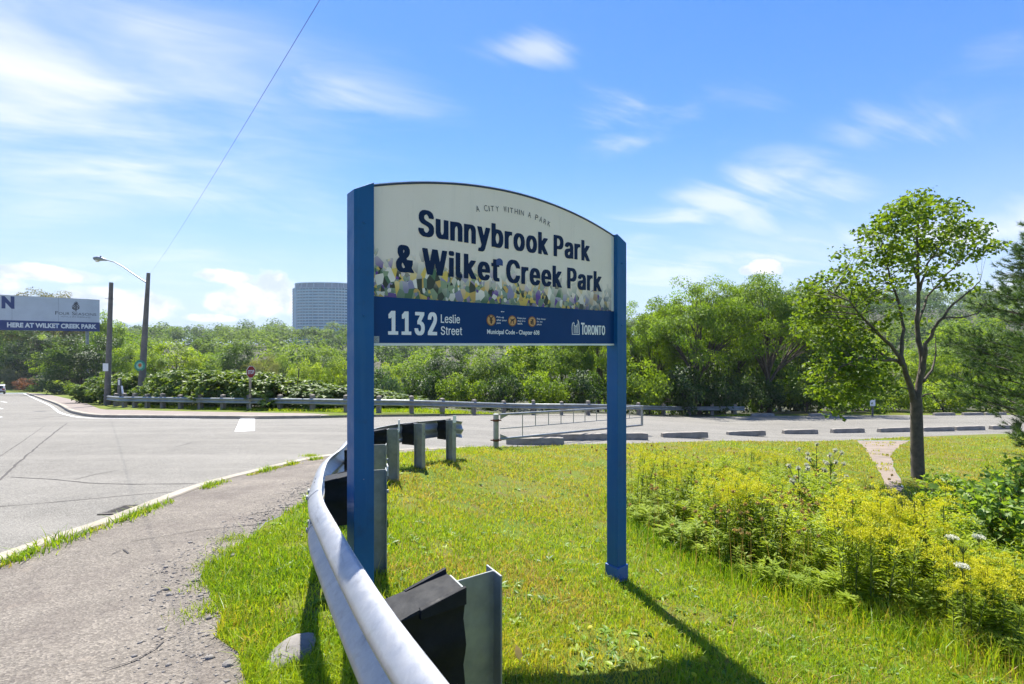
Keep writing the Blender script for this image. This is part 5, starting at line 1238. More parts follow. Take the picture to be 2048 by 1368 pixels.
def plant(kind, name, px, ytop, wpx, Y, mat, label, cat='tree', group=None, rz=None, deep=None, base_drop=0.0):
    tm, cm, h, w, wy = TREES[kind]
    X = (px - CX) / FPX * Y; g = G(X, Y) - base_drop; H = at(px, ytop, Y).z - g
    root = thing(name, label, cat, (X, Y, g), RT.uniform(0, 6.28) if rz is None else rz, group)
    sz = H / h; sx = wpx / FPX * Y / (0.5 * (w + wy))
    root.scale = (sx, sx if deep is None else deep, sz)
    link('trunk', tm, root); c = link('crown', cm, root)
    c.material_slots[0].link = 'OBJECT'; c.material_slots[0].material = MATS[mat]
    return root
V_ = 'trees in the valley beyond the far guardrail'
for a in [
    ('locust_a', 'tree', 92, 574, 175, 125, 'leaf_olive', 'olive tree whose thin top shows above the billboard'),
    ('full_a', 'tree', 162, 666, 165, 74, 'leaf_dark', 'dark dense tree under the right half of the billboard'),
    ('sapling', 'tree', 215, 618, 60, 96, 'leaf_light', 'slim light green tree at the right end of the billboard'),
    ('full_c', 'tree', 62, 650, 120, 112, 'leaf_dark', 'dark shaded tree under the left part of the billboard'),
    ('full_b', 'tree', 118, 668, 90, 100, 'leaf_light', 'light green tree between the dark trees under the billboard'),
    ('full_a', 'tree', -2, 660, 90, 118, 'leaf_light', 'bright green tree at the left edge below the billboard'),
    ('full_c', 'tree', 262, 682, 90, 62, 'leaf_light', 'light green tree just left of the street lamp pole'),
    ('full_a', 'tree', 350, 676, 125, 55, 'leaf_yellow', 'yellow-green tree right of the street lamp pole'),
    ('full_c', 'tree', 305, 700, 80, 48, 'leaf_mid', 'green tree directly behind the street lamp pole'),
    ('full_b', 'tree', 415, 690, 110, 68, 'leaf_light', 'light green tree left of the round dark tree'),
    ('full_a', 'tree', 478, 680, 82, 60, 'leaf_dark', 'round dark tree standing above the stop sign'),
    ('willow', 'tree', 524, 703, 85, 56, 'leaf_grey', 'grey-green weeping willow just right of the stop sign'),
    ('full_b', 'tree', 565, 684, 90, 84, 'leaf_mid', 'mid green tree behind the grey willow'),
    ('full_c', 'tree', 612, 716, 82, 52, 'leaf_yellow', 'left one of two bright yellow-green trees beside the left sign post'),
    ('full_a', 'tree', 664, 710, 92, 52, 'leaf_yellow', 'right one of two bright yellow-green trees beside the left sign post'),
    ('full_a', 'tree', 650, 684, 120, 96, 'leaf_mid', 'pale green tree below the tower beside the left sign post'),
    ('full_b', 'tree', 772, 706, 100, 62, 'leaf_yellow', 'bright yellow-green tree seen under the left end of the sign panel'),
    ('full_c', 'tree', 832, 700, 110, 56, 'leaf_light', 'light green tree seen under the sign panel left of the dark pair'),
    ('full_a', 'tree', 893, 690, 130, 40, 'leaf_dark', 'left dark tree of the pair under the middle of the sign panel'),
    ('full_b', 'tree', 982, 672, 150, 38, 'leaf_mid', 'leafy dark green tree under the middle of the sign panel right of the dark one'),
    ('sapling', 'tree', 1062, 650, 110, 46, 'leaf_yellow', 'bright feathery tree under the panel to the right of its middle'),
    ('full_c', 'tree', 1122, 640, 130, 41, 'leaf_light', 'light green tree behind the far end of the gate'),
    ('locust_a', 'tree', 1195, 632, 170, 40, 'leaf_light', 'feathery light green tree behind the right sign post'),
    ('locust_b', 'tree', 1300, 592, 190, 44, 'leaf_light', 'lower left locust tree right of the right sign post'),
    ('locust_a', 'tree', 1400, 548, 260, 39, 'leaf_light', 'tall spreading locust tree with dark forked trunk behind the guardrail end'),
    ('locust_b', 'tree', 1540, 545, 260, 41, 'leaf_light', 'broad locust tree with a leaning dark trunk left of the maple'),
    ('locust_b', 'tree', 1468, 556, 200, 50, 'leaf_mid', 'locust tree showing between the crowns of the two tall locusts'),
    ('full_a', 'tree', 1345, 600, 180, 54, 'leaf_light', 'dense light green tree behind the lower left locust'),
    ('full_c', 'tree', 1440, 610, 170, 56, 'leaf_mid', 'dense green tree behind the tall locust'),
    ('full_b', 'tree', 1560, 600, 190, 56, 'leaf_mid', 'dense green tree behind the broad leaning locust'),
    ('locust_a', 'tree', 1640, 560, 170, 48, 'leaf_mid', 'locust tree half hidden behind the left side of the maple crown'),
    ('full_b', 'tree', 1745, 650, 150, 54, 'leaf_yellow', 'yellow-green tree behind the lower crown of the maple'),
    ('full_a', 'tree', 1850, 690, 130, 46, 'leaf_yellow', 'bright green tree right behind the maple trunk'),
    ('full_c', 'tree', 1915, 630, 140, 58, 'leaf_light', 'light green tree between the maple and the pine'),
    ('full_b', 'tree', 1985, 600, 150, 62, 'leaf_mid', 'green tree behind the pine at the right edge')]:
    plant(*a, group=V_)
U_ = 'undergrowth along the far guardrail'
for a in [
    ('bush_b', 'bush', 24, 730, 62, 108, 'leaf_grey', 'silvery grey bush low at the left edge beside the road', 'bush'),
    ('bush_a', 'bush', 60, 754, 56, 101, 'leaf_red', 'reddish brown bush at the bend of the road below the billboard', 'bush'),
    ('bush_b', 'bush', 110, 742, 90, 97, 'leaf_dark', 'dark bush beside the reddish bush along the road', 'bush'),
    ('bush_a', 'bush', 152, 768, 40, 54, 'leaf_light', 'green bush growing over the guardrail at the bend', 'bush'),
    ('bush_b', 'bush', 130, 758, 70, 90, 'leaf_yellow', 'yellow-green bush behind the far bend of the guardrail', 'bush'),
    ('bush_a', 'bush', 766, 728, 92, 42, 'leaf_bluish', 'blue-green bush under the left end of the sign panel', 'bush'),
    ('bush_b', 'bush', 850, 740, 110, 36, 'leaf_dark', 'dark bush under the dark tree behind the guardrail', 'bush'),
    ('bush_a', 'bush', 928, 742, 110, 34, 'leaf_mid', 'leafy bush behind the guardrail left of the gate post', 'bush'),
    ('bush_b', 'bush', 1010, 745, 100, 33.5, 'leaf_dark', 'dark bush behind the guardrail above the gate post', 'bush'),
    ('bush_a', 'bush', 1085, 740, 110, 34, 'leaf_mid', 'mid green bush behind the hinge half of the gate', 'bush'),
    ('bush_b', 'bush', 1165, 735, 120, 35, 'leaf_dark', 'dark bush behind the open end of the gate', 'bush'),
    ('bush_a', 'bush', 1275, 715, 130, 36, 'leaf_mid', 'mid green bush right of the right sign post behind the rail', 'bush'),
    ('bush_b', 'bush', 1365, 728, 130, 37, 'leaf_dark', 'dark bush at the foot of the tall locust left of its trunk', 'bush'),
    ('bush_a', 'bush', 1450, 745, 120, 38, 'leaf_dark', 'dark bush at the end of the far guardrail', 'bush'),
    ('bush_b', 'bush', 1525, 750, 100, 40, 'leaf_dark', 'dark bush just right of the guardrail end', 'bush'),
    ('bush_a', 'bush', 1615, 745, 130, 40, 'leaf_mid', 'green bush right of the leaning locust trunk', 'bush'),
    ('bush_b', 'bush', 1700, 765, 130, 40, 'leaf_light', 'light green bush beyond the lot under the maple crown', 'bush'),
    ('bush_a', 'bush', 1790, 760, 110, 41, 'leaf_yellow', 'yellow-green bush beyond the lot just left of the maple trunk', 'bush'),
    ('bush_b', 'bush', 1885, 755, 130, 41, 'leaf_yellow', 'yellow-green bush beyond the lot just right of the maple trunk', 'bush'),
    ('bush_a', 'bush', 1970, 750, 130, 42, 'leaf_light', 'light green bush beyond the lot below the pine', 'bush'),
    ('bush_a', 'bush', 1320, 690, 150, 46, 'leaf_mid', 'tall mid green bush deep behind the left locust', 'bush'),
    ('bush_b', 'bush', 1415, 690, 150, 47, 'leaf_dark', 'tall dark bush deep behind the tall locust trunk', 'bush'),
    ('bush_a', 'bush', 1505, 685, 150, 47, 'leaf_mid', 'tall green bush between the two locust trunks', 'bush'),
    ('bush_b', 'bush', 1590, 690, 150, 48, 'leaf_dark', 'tall dark bush behind the leaning locust trunk', 'bush'),
    ('bush_a', 'bush', 1675, 690, 150, 48, 'leaf_light', 'tall light green bush behind the left crown of the maple', 'bush'),
    ('bush_b', 'bush', 1235, 690, 130, 44, 'leaf_mid', 'tall green bush directly behind the right sign post', 'bush'),
    ('bush_b', 'bush', 2050, 740, 140, 42, 'leaf_mid', 'green bush at the right edge beyond the lot', 'bush')]:
    plant(*a, group=U_)

# ------------------------------------------------------------------ knotweed thicket behind the far guardrail
def knotweed():
    meshes = []
    for s in range(3):
        rng = np.random.default_rng(60 + s); cl = crown_clumps(rng, 46, 1.75, 1.4, 1.15, 1.25, 0.6, -0.95, 0.14)
        v, f, t = cloud(rng, cl, 0.42, 62, 0.26, 0.19, 0.75, 0.6, np.array([0, 0, 0.6]), 0.7, tint_c=0.12, tint_l=0.2, base=0.5, shell=0.5, droop=0.6)
        fm = np_mesh('foliage', v, f, MATS['leaf_knot'], tint=t); mb = MB()
        for i in range(16):
            c = cl[i * 2]; b = Vector((c[0] * 0.5, c[1] * 0.5, -0.1)); mb.tube([b, b.lerp(Vector(c), .5) + Vector((0, 0, .2)), Vector(c)], [.018, .014, .008], 4, cap=False)
        meshes.append((mb.mesh('stems', MATS['stem_brown'], fix=False), fm, float(v[:, 2].max())))
    spots = [(196, 752, 33.0, 'leftmost shrub of the leafy thicket, left of the short pole'), (238, 746, 32.5, 'thicket shrub between the two wooden poles'), (290, 742, 33.5, 'thicket shrub behind the street lamp pole'), (335, 741, 31.2, 'thicket shrub just right of the street lamp pole'),
             (382, 737, 30.2, 'thicket shrub halfway between the lamp pole and the stop sign'), (425, 735, 29.2, 'tallest thicket shrub left of the stop sign'), (470, 738, 28.6, 'thicket shrub directly left of the stop sign post'), (520, 742, 28.0, 'thicket shrub directly right of the stop sign post'),
             (572, 752, 27.8, 'thicket shrub around the left thin stake'), (622, 760, 27.6, 'thicket shrub right of the thin stakes'), (668, 768, 27.6, 'thicket shrub touching the left edge of the left sign post'), (735, 775, 28.0, 'thicket shrub showing right of the left sign post'), (795, 787, 28.4, 'last low thicket shrub before the dark trees')]
    for i, (px, yt, Y, lab) in enumerate(spots):
        X = (px - CX) / FPX * Y; Y2 = max(Y, float(np.interp(X, FAR_X, FAR_Y)) - 1.4 + 1.0)
        X = (px - CX) / FPX * Y2; g = G(X, Y2); sm, fm, h = meshes[i % 3]
        root = thing('knotweed_shrub', lab, 'shrub', (X, Y2, g), i * 1.7, 'knotweed thicket behind the guardrail')
        s = (at(px, yt, Y2).z - g) / h; root.scale = (1.12, 1.0, s); link('stems', sm, root); link('foliage', fm, root)
    # the low leafy fringe that spills under the rail on its right half
    for i, px in enumerate((700, 760, 830, 900)):
        pass
knotweed()

# ------------------------------------------------------------------ wooded hillside far off: one mass
def hillside():
    rng = np.random.default_rng(90); VV = []; FF = []; TT = []; off = 0
    spots = []
    for Y in np.arange(112, 480, 22.0):
        x0, x1 = -1.25 * Y, 1.25 * Y; st = 11.0 + Y * 0.03
        for X in np.arange(x0, x1, st):
            spots.append((X + rng.uniform(-.4, .4) * st, Y + rng.uniform(-9, 9)))
    for X, Y in spots:
        if X + Y < 14 and Y < 130: continue
        px = CX + X / Y * FPX
        if px < -60 or px > 2110: continue
        g = float(gz(X, Y)); big = rng.random() < 0.25; R = rng.uniform(5.0, 8.0) * (1.2 if big else 1); H = rng.uniform(10, 15) * (1.2 if big else 1)
        lod = 1 if Y < 240 else 0
        k = 20 if lod else 13; per = 40 if lod else 30; L = 0.8 if lod else 1.15
        cl = crown_clumps(rng, k, R * 0.72, R * 0.72, H * 0.30, g + H * 0.62, 0.8, -0.5, 0.10) + np.array([X, Y, 0])
        v, f, t = cloud(rng, cl, R * 0.34, per, L, L * 0.75, 0.6, 0.85, np.array([X, Y, g + H * 0.45]), 1.3, tint_c=0.06, tint_l=0.10, rnd=0.3, base=float(np.clip(rng.normal(0.45, 0.28), 0.0, 1.0)), shell=0.9)
        VV.append(v); FF.append(f + off); TT.append(t); off += len(v)
    o = link('hillside_wood', np_mesh('hillside_wood', np.concatenate(VV), np.concatenate(FF), MATS['leaf_hill'], tint=np.concatenate(TT)))
    tag(o, 'far wooded hillside of rounded green treetops along the horizon', 'woodland', kind='stuff')
hillside()

# ------------------------------------------------------------------ maple by the dirt path
def maple():
    Y = 11.0; bx = (1838 - CX) / FPX * Y; g = G(bx, Y); K = FPX / Y
    root = thing('maple_tree', 'young maple with open crown and forked trunk beside the dirt path', 'tree', (bx, Y, g))
    rng = np.random.default_rng(31)
    def zp(zx, zy, d=0.0): return at(1500 + zx / 2.137, 360 + zy / 2.137, Y + d) - Vector((bx, Y, g))
    limbs = {
        'trunk': ([(715, 1330, 0), (718, 1270, 0), (714, 1150, 0), (712, 1030, 0), (710, 935, 0)], .14, .108),
        'mid': ([(712, 945, 0), (722, 870, .02), (738, 770, .05), (722, 690, .08), (712, 600, .1), (722, 480, .12), (716, 360, .1), (718, 250, .05), (722, 130, 0), (735, 80, 0)], .078, .010),
        'left': ([(706, 950, 0), (685, 880, -.05), (658, 800, -.1), (625, 730, -.2), (560, 665, -.35), (490, 600, -.5), (420, 520, -.6), (330, 470, -.7)], .070, .010),
        'left2': ([(660, 805, -.1), (650, 720, .1), (655, 600, .2), (620, 480, .3), (590, 380, .35), (560, 290, .4)], .05, .01),
        'low': ([(652, 790, -.1), (590, 760, .2), (500, 700, .5), (400, 640, .8), (300, 590, 1.0)], .042, .008),
        'low2': ([(640, 770, 0), (570, 770, -.4), (470, 760, -.8), (390, 800, -1.0), (330, 860, -1.1)], .035, .008),
        'right': ([(722, 900, .02), (746, 760, -.1), (752, 700, -.15), (800, 610, -.3), (870, 530, -.4), (930, 480, -.5), (985, 430, -.5)], .06, .008),
        'right2': ([(820, 595, -.3), (900, 590, -.4), (975, 570, -.5), (1010, 520, -.5)], .025, .006),
        'right3': ([(738, 860, 0), (785, 790, .2), (797, 720, .3), (792, 660, .35)], .03, .007),
        'dead1': ([(700, 905, 0), (655, 885, -.1), (600, 905, -.2), (545, 925, -.25)], .018, .004),
        'dead2': ([(735, 925, 0), (775, 908, -.1), (810, 960, -.2), (855, 985, -.2)], .018, .004),
        'up': ([(722, 470, .12), (760, 360, -.1), (820, 270, -.3), (900, 220, -.5)], .03, .006),
        'up2': ([(715, 620, .1), (760, 500, .4), (840, 400, .6), (930, 320, .7), (1010, 290, .7)], .032, .006),
        'up3': ([(718, 420, .1), (660, 300, .4), (610, 210, .5), (570, 160, .5)], .028, .006)}
    mb = MB(); pts_all = []
    for k, (ps, r0, r1) in limbs.items():
        P = [zp(*p) for p in ps]
        if k == 'trunk': P[0].z = -0.3
        fine = []
        for a, b in zip(P[:-1], P[1:]):
            for t in (0, .33, .67): fine.append(a.lerp(b, t) + Vector(rng.normal(0, .012, 3)) * (0 if k == 'trunk' else 1))
        fine.append(P[-1]); n = len(fine)
        rr = [r0 + (r1 - r0) * (i / (n - 1)) ** 0.8 for i in range(n)]
        if k == 'trunk': rr[0] = 0.19; rr[1] = 0.165; rr[2] = 0.148
        mb.tube(fine, rr, 10 if k == 'trunk' else 7)
        if k != 'trunk': pts_all += [(p, rr[i]) for i, p in enumerate(fine) if i > n * 0.3]
    ell = [(720, 120, 110, 60), (640, 180, 90, 70), (820, 170, 90, 60), (560, 250, 70, 60), (900, 225, 85, 48), (985, 285, 60, 30), (700, 265, 120, 60), (830, 300, 100, 36), (480, 335, 50, 36), (395, 325, 25, 36), (430, 415, 60, 50), (560, 375, 70, 50),
           (300, 490, 100, 70), (400, 520, 80, 60), (235, 575, 60, 60), (330, 610, 100, 60), (300, 680, 70, 40), (380, 720, 90, 60), (430, 780, 100, 60), (330, 790, 80, 50), (400, 860, 110, 60), (330, 925, 70, 36), (500, 860, 80, 60), (560, 800, 60, 50), (365, 995, 40, 20), (520, 740, 60, 45),
           (600, 565, 50, 26), (480, 600, 60, 40), (905, 420, 40, 22), (870, 465, 40, 18), (960, 470, 36, 18), (640, 430, 60, 26), (780, 400, 60, 24), (730, 600, 30, 20), (250, 470, 60, 40), (450, 680, 70, 45), (450, 930, 60, 40), (1030, 285, 26, 12), (985, 215, 46, 26), (500, 235, 40, 30), (880, 120, 45, 26), (600, 110, 40, 26), (735, 62, 40, 16), (340, 400, 40, 26), (200, 640, 36, 30), (620, 330, 60, 40), (520, 460, 60, 40), (470, 500, 70, 50), (680, 360, 70, 30), (900, 330, 70, 26), (600, 640, 50, 30), (820, 440, 50, 20), (560, 870, 50, 40), (300, 850, 60, 40), (260, 540, 50, 50)]
    cl = []; den = []
    for ex, ey, ew, eh in ell:
        n = max(3, int(ew * eh / (235 if ex > 600 or ey < 450 else 270))); dz = rng.uniform(-0.9, 0.9)
        for _ in range(n):
            a = rng.uniform(0, 6.28); q = math.sqrt(rng.random()); p = zp(ex + ew * q * math.cos(a), ey + eh * q * math.sin(a), dz + rng.normal(0, 0.45)); cl.append(p[:])
    cl = np.array(cl)
    for c in cl[::2]:
        c = Vector(c); s, r = min(pts_all, key=lambda a: (a[0] - c).length + max(0, a[0].z - c.z) * 1.5)
        if (c - s).length > 1.6: continue
        q = s.lerp(c, .55) + Vector((0, 0, .05)); r = min(r * .5, .012); mb.tube([s, q, c], [r, r * .6, .0025], 4, cap=False)
    link('trunk', mb.mesh('trunk', MATS['bark_maple'], smooth=60, fix=False), root)
    v, f, t = cloud(rng, cl, 0.24, 19, 0.088, 0.076, 0.6, 0.6, None, 0.2, tint_c=0.18, tint_l=0.15, base=0.55)
    link('crown', np_mesh('crown', v, f, MATS['leaf_maple'], tint=t), root)
maple()

# ------------------------------------------------------------------ pine at the right edge
def pine(px, Y, ytop, label, seed, rad):
    X = (px - CX) / FPX * Y; g = G(X, Y); H = at(px, ytop, Y).z - g
    root = thing('pine_tree', label, 'tree', (X, Y, g)); rng = np.random.default_rng(seed)
    mb = MB(); mb.tube([(0, 0, -.3), (0, 0, H * .5), (0, 0, H)], [.17, .11, .02], 8); tips = []; dirs = []
    z = 0.35
    while z < H - 0.2:
        R = rad * min(1, (1 - z / H) * 1.45 + 0.08) * (0.8 if z < 1 else 1)
        for k in range(7):
            a = rng.uniform(0, 6.28); L = R * rng.uniform(.72, 1.1); d = Vector((math.cos(a), math.sin(a), 0)); s = Vector((0, 0, z))
            ps = [s + d * L * t + Vector((0, 0, L * (0.10 * t + 0.22 * t * t))) for t in (0, .35, .7, 1)]
            mb.tube(ps, [.03, .022, .014, .006], 4, cap=False)
            for j in range(int(6 + L * 8)):
                t = rng.random() ** .6 * .85 + .15; p = ps[0].lerp(ps[3], t); p.z = s.z + L * (0.10 * t + 0.22 * t * t)
                o = Vector((rng.normal(), rng.normal(), rng.normal() * .6)) * (.26 * (1.15 - t * .5)); tips.append(p + o); dirs.append((o.normalized() * .6 + d * .7 + Vector((0, 0, .55))).normalized())
        z += rng.uniform(.28, .42)
    link('trunk', mb.mesh('trunk', MATS['bark'], smooth=60, fix=False), root)
    T = np.array([t[:] for t in tips]); D = np.array([d[:] for d in dirs]); per = 44; n = len(T)
    c = np.repeat(T, per, 0); ax = unit(np.repeat(D, per, 0) * .8 + rng.normal(size=(n * per, 3)) * .6); c = c - ax * .02 + np.repeat(D, per, 0) * rng.uniform(-.10, .06, (n * per, 1))
    side = unit(np.cross(ax, rng.normal(size=ax.shape))); L = rng.uniform(.13, .21, (n * per, 1))
    v = np.stack([c - side * .007, c + side * .007, c + ax * L], 1).reshape(-1, 3); f = np.arange(n * per * 3).reshape(-1, 3)
    ct = rng.normal(0, .2, n); t = np.clip(.45 + np.repeat(ct, per) + rng.normal(0, .12, n * per), 0, 1)
    link('needles', np_mesh('needles', v, f, MATS['leaf_pine'], tint=t), root)
pine(2108, 14.5, 425, 'large dark pine leaning in at the right edge of the lot', 41, 2.7)

# ------------------------------------------------------------------ lawn
def blades(rng, x, y, h, w, tint, lean=0.5, z0=None):
    n = len(x); z = (gz(x, y) if z0 is None else z0) - 0.004
    a = rng.uniform(0, 2 * np.pi, n); dx, dy = np.cos(a), np.sin(a); b = rng.uniform(0, 2 * np.pi, n); lx_, ly = np.cos(b), np.sin(b)
    le = np.abs(rng.normal(0, lean, n)) * h
    base = np.column_stack([x, y, z]); s = np.column_stack([dx, dy, np.zeros(n)]) * (w / 2)[:, None]
    mid = base + np.column_stack([lx_ * le * .35, ly * le * .35, h * .6]); tip = base + np.column_stack([lx_ * le, ly * le, h * rng.uniform(.8, 1.0, n)])
    v = np.stack([base - s, base + s, mid - s * .75, mid + s * .75, tip], 1).reshape(-1, 3); k = np.arange(n)[:, None] * 5
    f = np.stack([np.concatenate([k, k + 1, k + 3], 1), np.concatenate([k, k + 3, k + 2], 1), np.concatenate([k + 2, k + 3, k + 4], 1)], 1).reshape(-1, 3)
    return v, f, np.repeat(tint, 3)
WEED_PX = [(1252, 1010), (1258, 975), (1330, 952), (1470, 956), (1610, 968), (1700, 1010), (1780, 1080), (1900, 1090), (2048, 1090), (2048, 1340), (1930, 1310), (1800, 1250), (1650, 1215), (1500, 1165), (1370, 1110), (1290, 1065)]
WEED = [hit(*p) for p in WEED_PX]; WEED = WEED[:9] + [(7.5, 6.0), (6.0, 3.6)] + WEED[9:]
def edge_dist(x, y):
    P = np.array(WEED[9:] + WEED[:1]); A, B = P[:-1], P[1:]; d = B - A; t = np.clip(((np.array([x, y]) - A) * d).sum(1) / (d * d).sum(1), 0, 1)
    return float(np.hypot(*(A + d * t[:, None] - [x, y]).T).min())
def lawn():
    rng = np.random.default_rng(77); N = 360000
    y = 1.05 * np.exp(rng.random(N) * math.log(21.0 / 1.05)); x = rng.uniform(-0.78, 1.14, N) * y
    r = region(x, y); keep = (r == 0) | ((r == 4) & (fbm(x, y, 3.0, 66) > .64))
    # ragged bite of grass over the path edge and the dirt
    d = fbm(x, y, 2.2, 3); thin_ = fbm(x, y, 0.9, 9); bare = fbm(x, y, 1.6, 14)
    keep &= ~((bare > 0.62) & (rng.random(N) < 0.7))
    strip_ = x < np.interp(y, RAIL_Y, RAIL_X) - 0.3
    x, y, d, thin_, bare, strip_ = (q[keep] for q in (x, y, d, thin_, bare, strip_)); n = len(x)
    yel = np.clip((y - 3) / 6, 0, 1)
    tint = np.clip(0.26 + 0.55 * fbm(x, y, 0.55, 21) + 0.20 * yel + rng.normal(0, .13, n) + 0.25 * np.clip(bare - .52, 0, .2) / .2, 0, .78)
    dry = rng.random(n) < (0.07 + 0.55 * np.clip(fbm(x, y, 1.1, 33) - .48, 0, .25) / .25); tint[dry] = rng.uniform(.78, 1, dry.sum())
    tint[strip_] = np.clip(tint[strip_] - .15, 0, 1)
    h = (0.028 + 0.045 * rng.random(n) ** 1.6) * (0.75 + 0.6 * d) * (1 + .15 * strip_); tall = rng.random(n) < .012; h[tall] *= 2.0
    low = inside(WEED, x, y); h[low] *= 2.0
    w = 0.0030 + 0.0011 * y
    v, f, t = blades(rng, x, y, h, w, tint, 0.75)
    o = link('lawn_grass', np_mesh('lawn_grass', v, f, MATS['grass_blade'], tint=t)); tag(o, 'short yellow-green lawn grass covering the bank around the sign', 'grass', kind='stuff')
    # long uncut grass along the front of the meadow
    P = np.array(WEED[9:] + WEED[:1]); i = rng.integers(0, len(P) - 1, 16000); tt = rng.random(16000)[:, None]; q = P[i] * (1 - tt) + P[i + 1] * tt + rng.normal(0, .28, (16000, 2)) + [0.10, 0.12]
    q = q[(q[:, 1] > 1.3) & (region(q[:, 0], q[:, 1]) == 0)]; n = len(q); m = fbm(q[:, 0], q[:, 1], 1.2, 91)
    v, f, t = blades(rng, q[:, 0], q[:, 1], rng.uniform(.06, .21, n) * (.5 + m), .004 + .0008 * q[:, 1], np.clip(.30 + .8 * (m - .4) + rng.normal(0, .2, n), 0, 1), .55)
    o = link('long_grass', np_mesh('long_grass', v, f, MATS['grass_blade'], tint=t)); tag(o, 'long uncut grass with dry stalks along the front of the meadow', 'grass', kind='stuff')
    # loose grit along the worn inner edge of the path
    K = np.array([(p.x, p.y) for p in path_in if .9 < p.y < 7]); i = rng.integers(0, len(K) - 1, 2600); q = K[i] + rng.normal(0, .16, (2600, 2)) + [-.12, 0]; q = q[region(q[:, 0], q[:, 1]) == 2]; n = len(q)
    s_ = rng.uniform(.004, .013, n) * (1 + 1.2 * (rng.random(n) < .06)); oc = np.array([[1, 0, 0], [0, 1, 0], [-1, 0, 0], [0, -1, 0], [0, 0, .7], [0, 0, -.4]]); z = surf_z(q[:, 0], q[:, 1], 2)
    v = (np.column_stack([q, z])[:, None, :] + oc[None] * s_[:, None, None] * rng.uniform(.6, 1.3, (n, 6, 1))).reshape(-1, 3); fo = np.array([[0, 1, 4], [1, 2, 4], [2, 3, 4], [3, 0, 4], [1, 0, 5], [2, 1, 5], [3, 2, 5], [0, 3, 5]]); f = (fo[None] + (np.arange(n) * 6)[:, None, None]).reshape(-1, 3)
    o = link('gravel', np_mesh('gravel', v, f, MATS['stone'])); tag(o, 'loose gravel and grit along the broken inner edge of the footpath', 'gravel', kind='stuff')
    # flat rosettes of broad-leaved lawn weeds
    N = 900; yy = 1.4 * np.exp(rng.random(N) * math.log(9 / 1.4)); xx = rng.uniform(-.5, 1.0, N) * yy; kk = (region(xx, yy) == 0); xx, yy = xx[kk], yy[kk]; n = len(xx); per = 7
    c = np.repeat(np.column_stack([xx, yy, gz(xx, yy) + .015]), per, 0); aa = rng.uniform(0, 6.28, n * per); ax = np.column_stack([np.cos(aa), np.sin(aa), rng.uniform(.1, .6, n * per)]); sz = np.repeat(rng.uniform(.03, .075, n), per)
    v, f = leaf_geo(c, np.tile([0, 0, 1.0], (n * per, 1)) + rng.normal(0, .2, (n * per, 3)), ax, sz, sz * .42, .12)
    o = link('lawn_weeds', np_mesh('lawn_weeds', v, f, MATS['grass_blade'], tint=np.repeat(np.repeat(np.clip(rng.normal(.22, .15, n), 0, .6), per), 2))); tag(o, 'low rosettes of broad-leaved weeds scattered through the lawn', 'weeds', kind='stuff')
    # weeds in the kerb joint and along the path
    K = np.array([(p.x, p.y) for p in near_kerb]); i = rng.integers(0, len(K) - 1, 15000); tt = rng.random(15000)[:, None]
    p = K[i] * (1 - tt) + K[i + 1] * tt; dd = unit(K[i + 1] - K[i]); nrm = np.column_stack([dd[:, 1], -dd[:, 0]])
    m = fbm(p[:, 0], p[:, 1], 1.7, 50) * .75 + .25 * vnoise(p[:, 0], p[:, 1], 6.0, 52); k = (m > .535) & (p[:, 1] < 11.5) & (rng.random(len(m)) < .6); p = p[k]; nrm = nrm[k]; m = m[k]
    p = p + nrm * (0.19 + np.abs(rng.normal(0, .05, len(p)))[:, None] * (m[:, None] * 2)); n = len(p)
    hh = rng.uniform(.015, .055, n) * (0.4 + 2.2 * (m - .48) / .25); v, f, t = blades(rng, p[:, 0], p[:, 1], np.clip(hh, .015, .14), np.full(n, .006) + .0006 * p[:, 1], np.clip(.42 + rng.normal(0, .16, n) + (m < .6) * .2, 0, 1), .9)
    # scattered tufts pushing through the worn path edge
    cx = np.array([hit(*q) for q in [(430, 1130), (455, 1105), (470, 1080), (425, 1170), (560, 1075), (500, 1100), (465, 1215), (415, 1225), (620, 912)]]); j = rng.integers(0, len(cx), 2600); q = cx[j] + rng.normal(0, .07, (2600, 2))
    v2, f2, t2 = blades(rng, q[:, 0], q[:, 1], rng.uniform(.02, .07, 2600), np.full(2600, .005), np.clip(.5 + rng.normal(0, .15, 2600), 0, 1), .9)
    o = link('kerb_weeds', np_mesh('kerb_weeds', np.concatenate([v, v2]), np.concatenate([f, f2 + len(v)]), MATS['grass_blade'], tint=np.concatenate([t, t2]))); tag(o, 'ragged grass and weeds growing along the kerb and path edge', 'weeds', kind='stuff')
    # verge grass by the far guardrail
    N = 26000; a = rng.uniform(-27, 18, N); fy = np.interp(a, FAR_X, FAR_Y); yy = fy + rng.uniform(-2.6, 1.2, N); kk = region(a, yy) == 0; a, yy = a[kk], yy[kk]; n = len(a)
    v, f, t = blades(rng, a, yy, rng.uniform(.06, .2, n), np.full(n, .035), np.clip(.5 + .3 * (fbm(a, yy, .5, 8) - .5) + rng.normal(0, .12, n), 0, .85), .6)
    o = link('verge_grass', np_mesh('verge_grass', v, f, MATS['grass_blade'], tint=t)); tag(o, 'strip of rough grass along the far guardrail', 'grass', kind='stuff')
lawn()

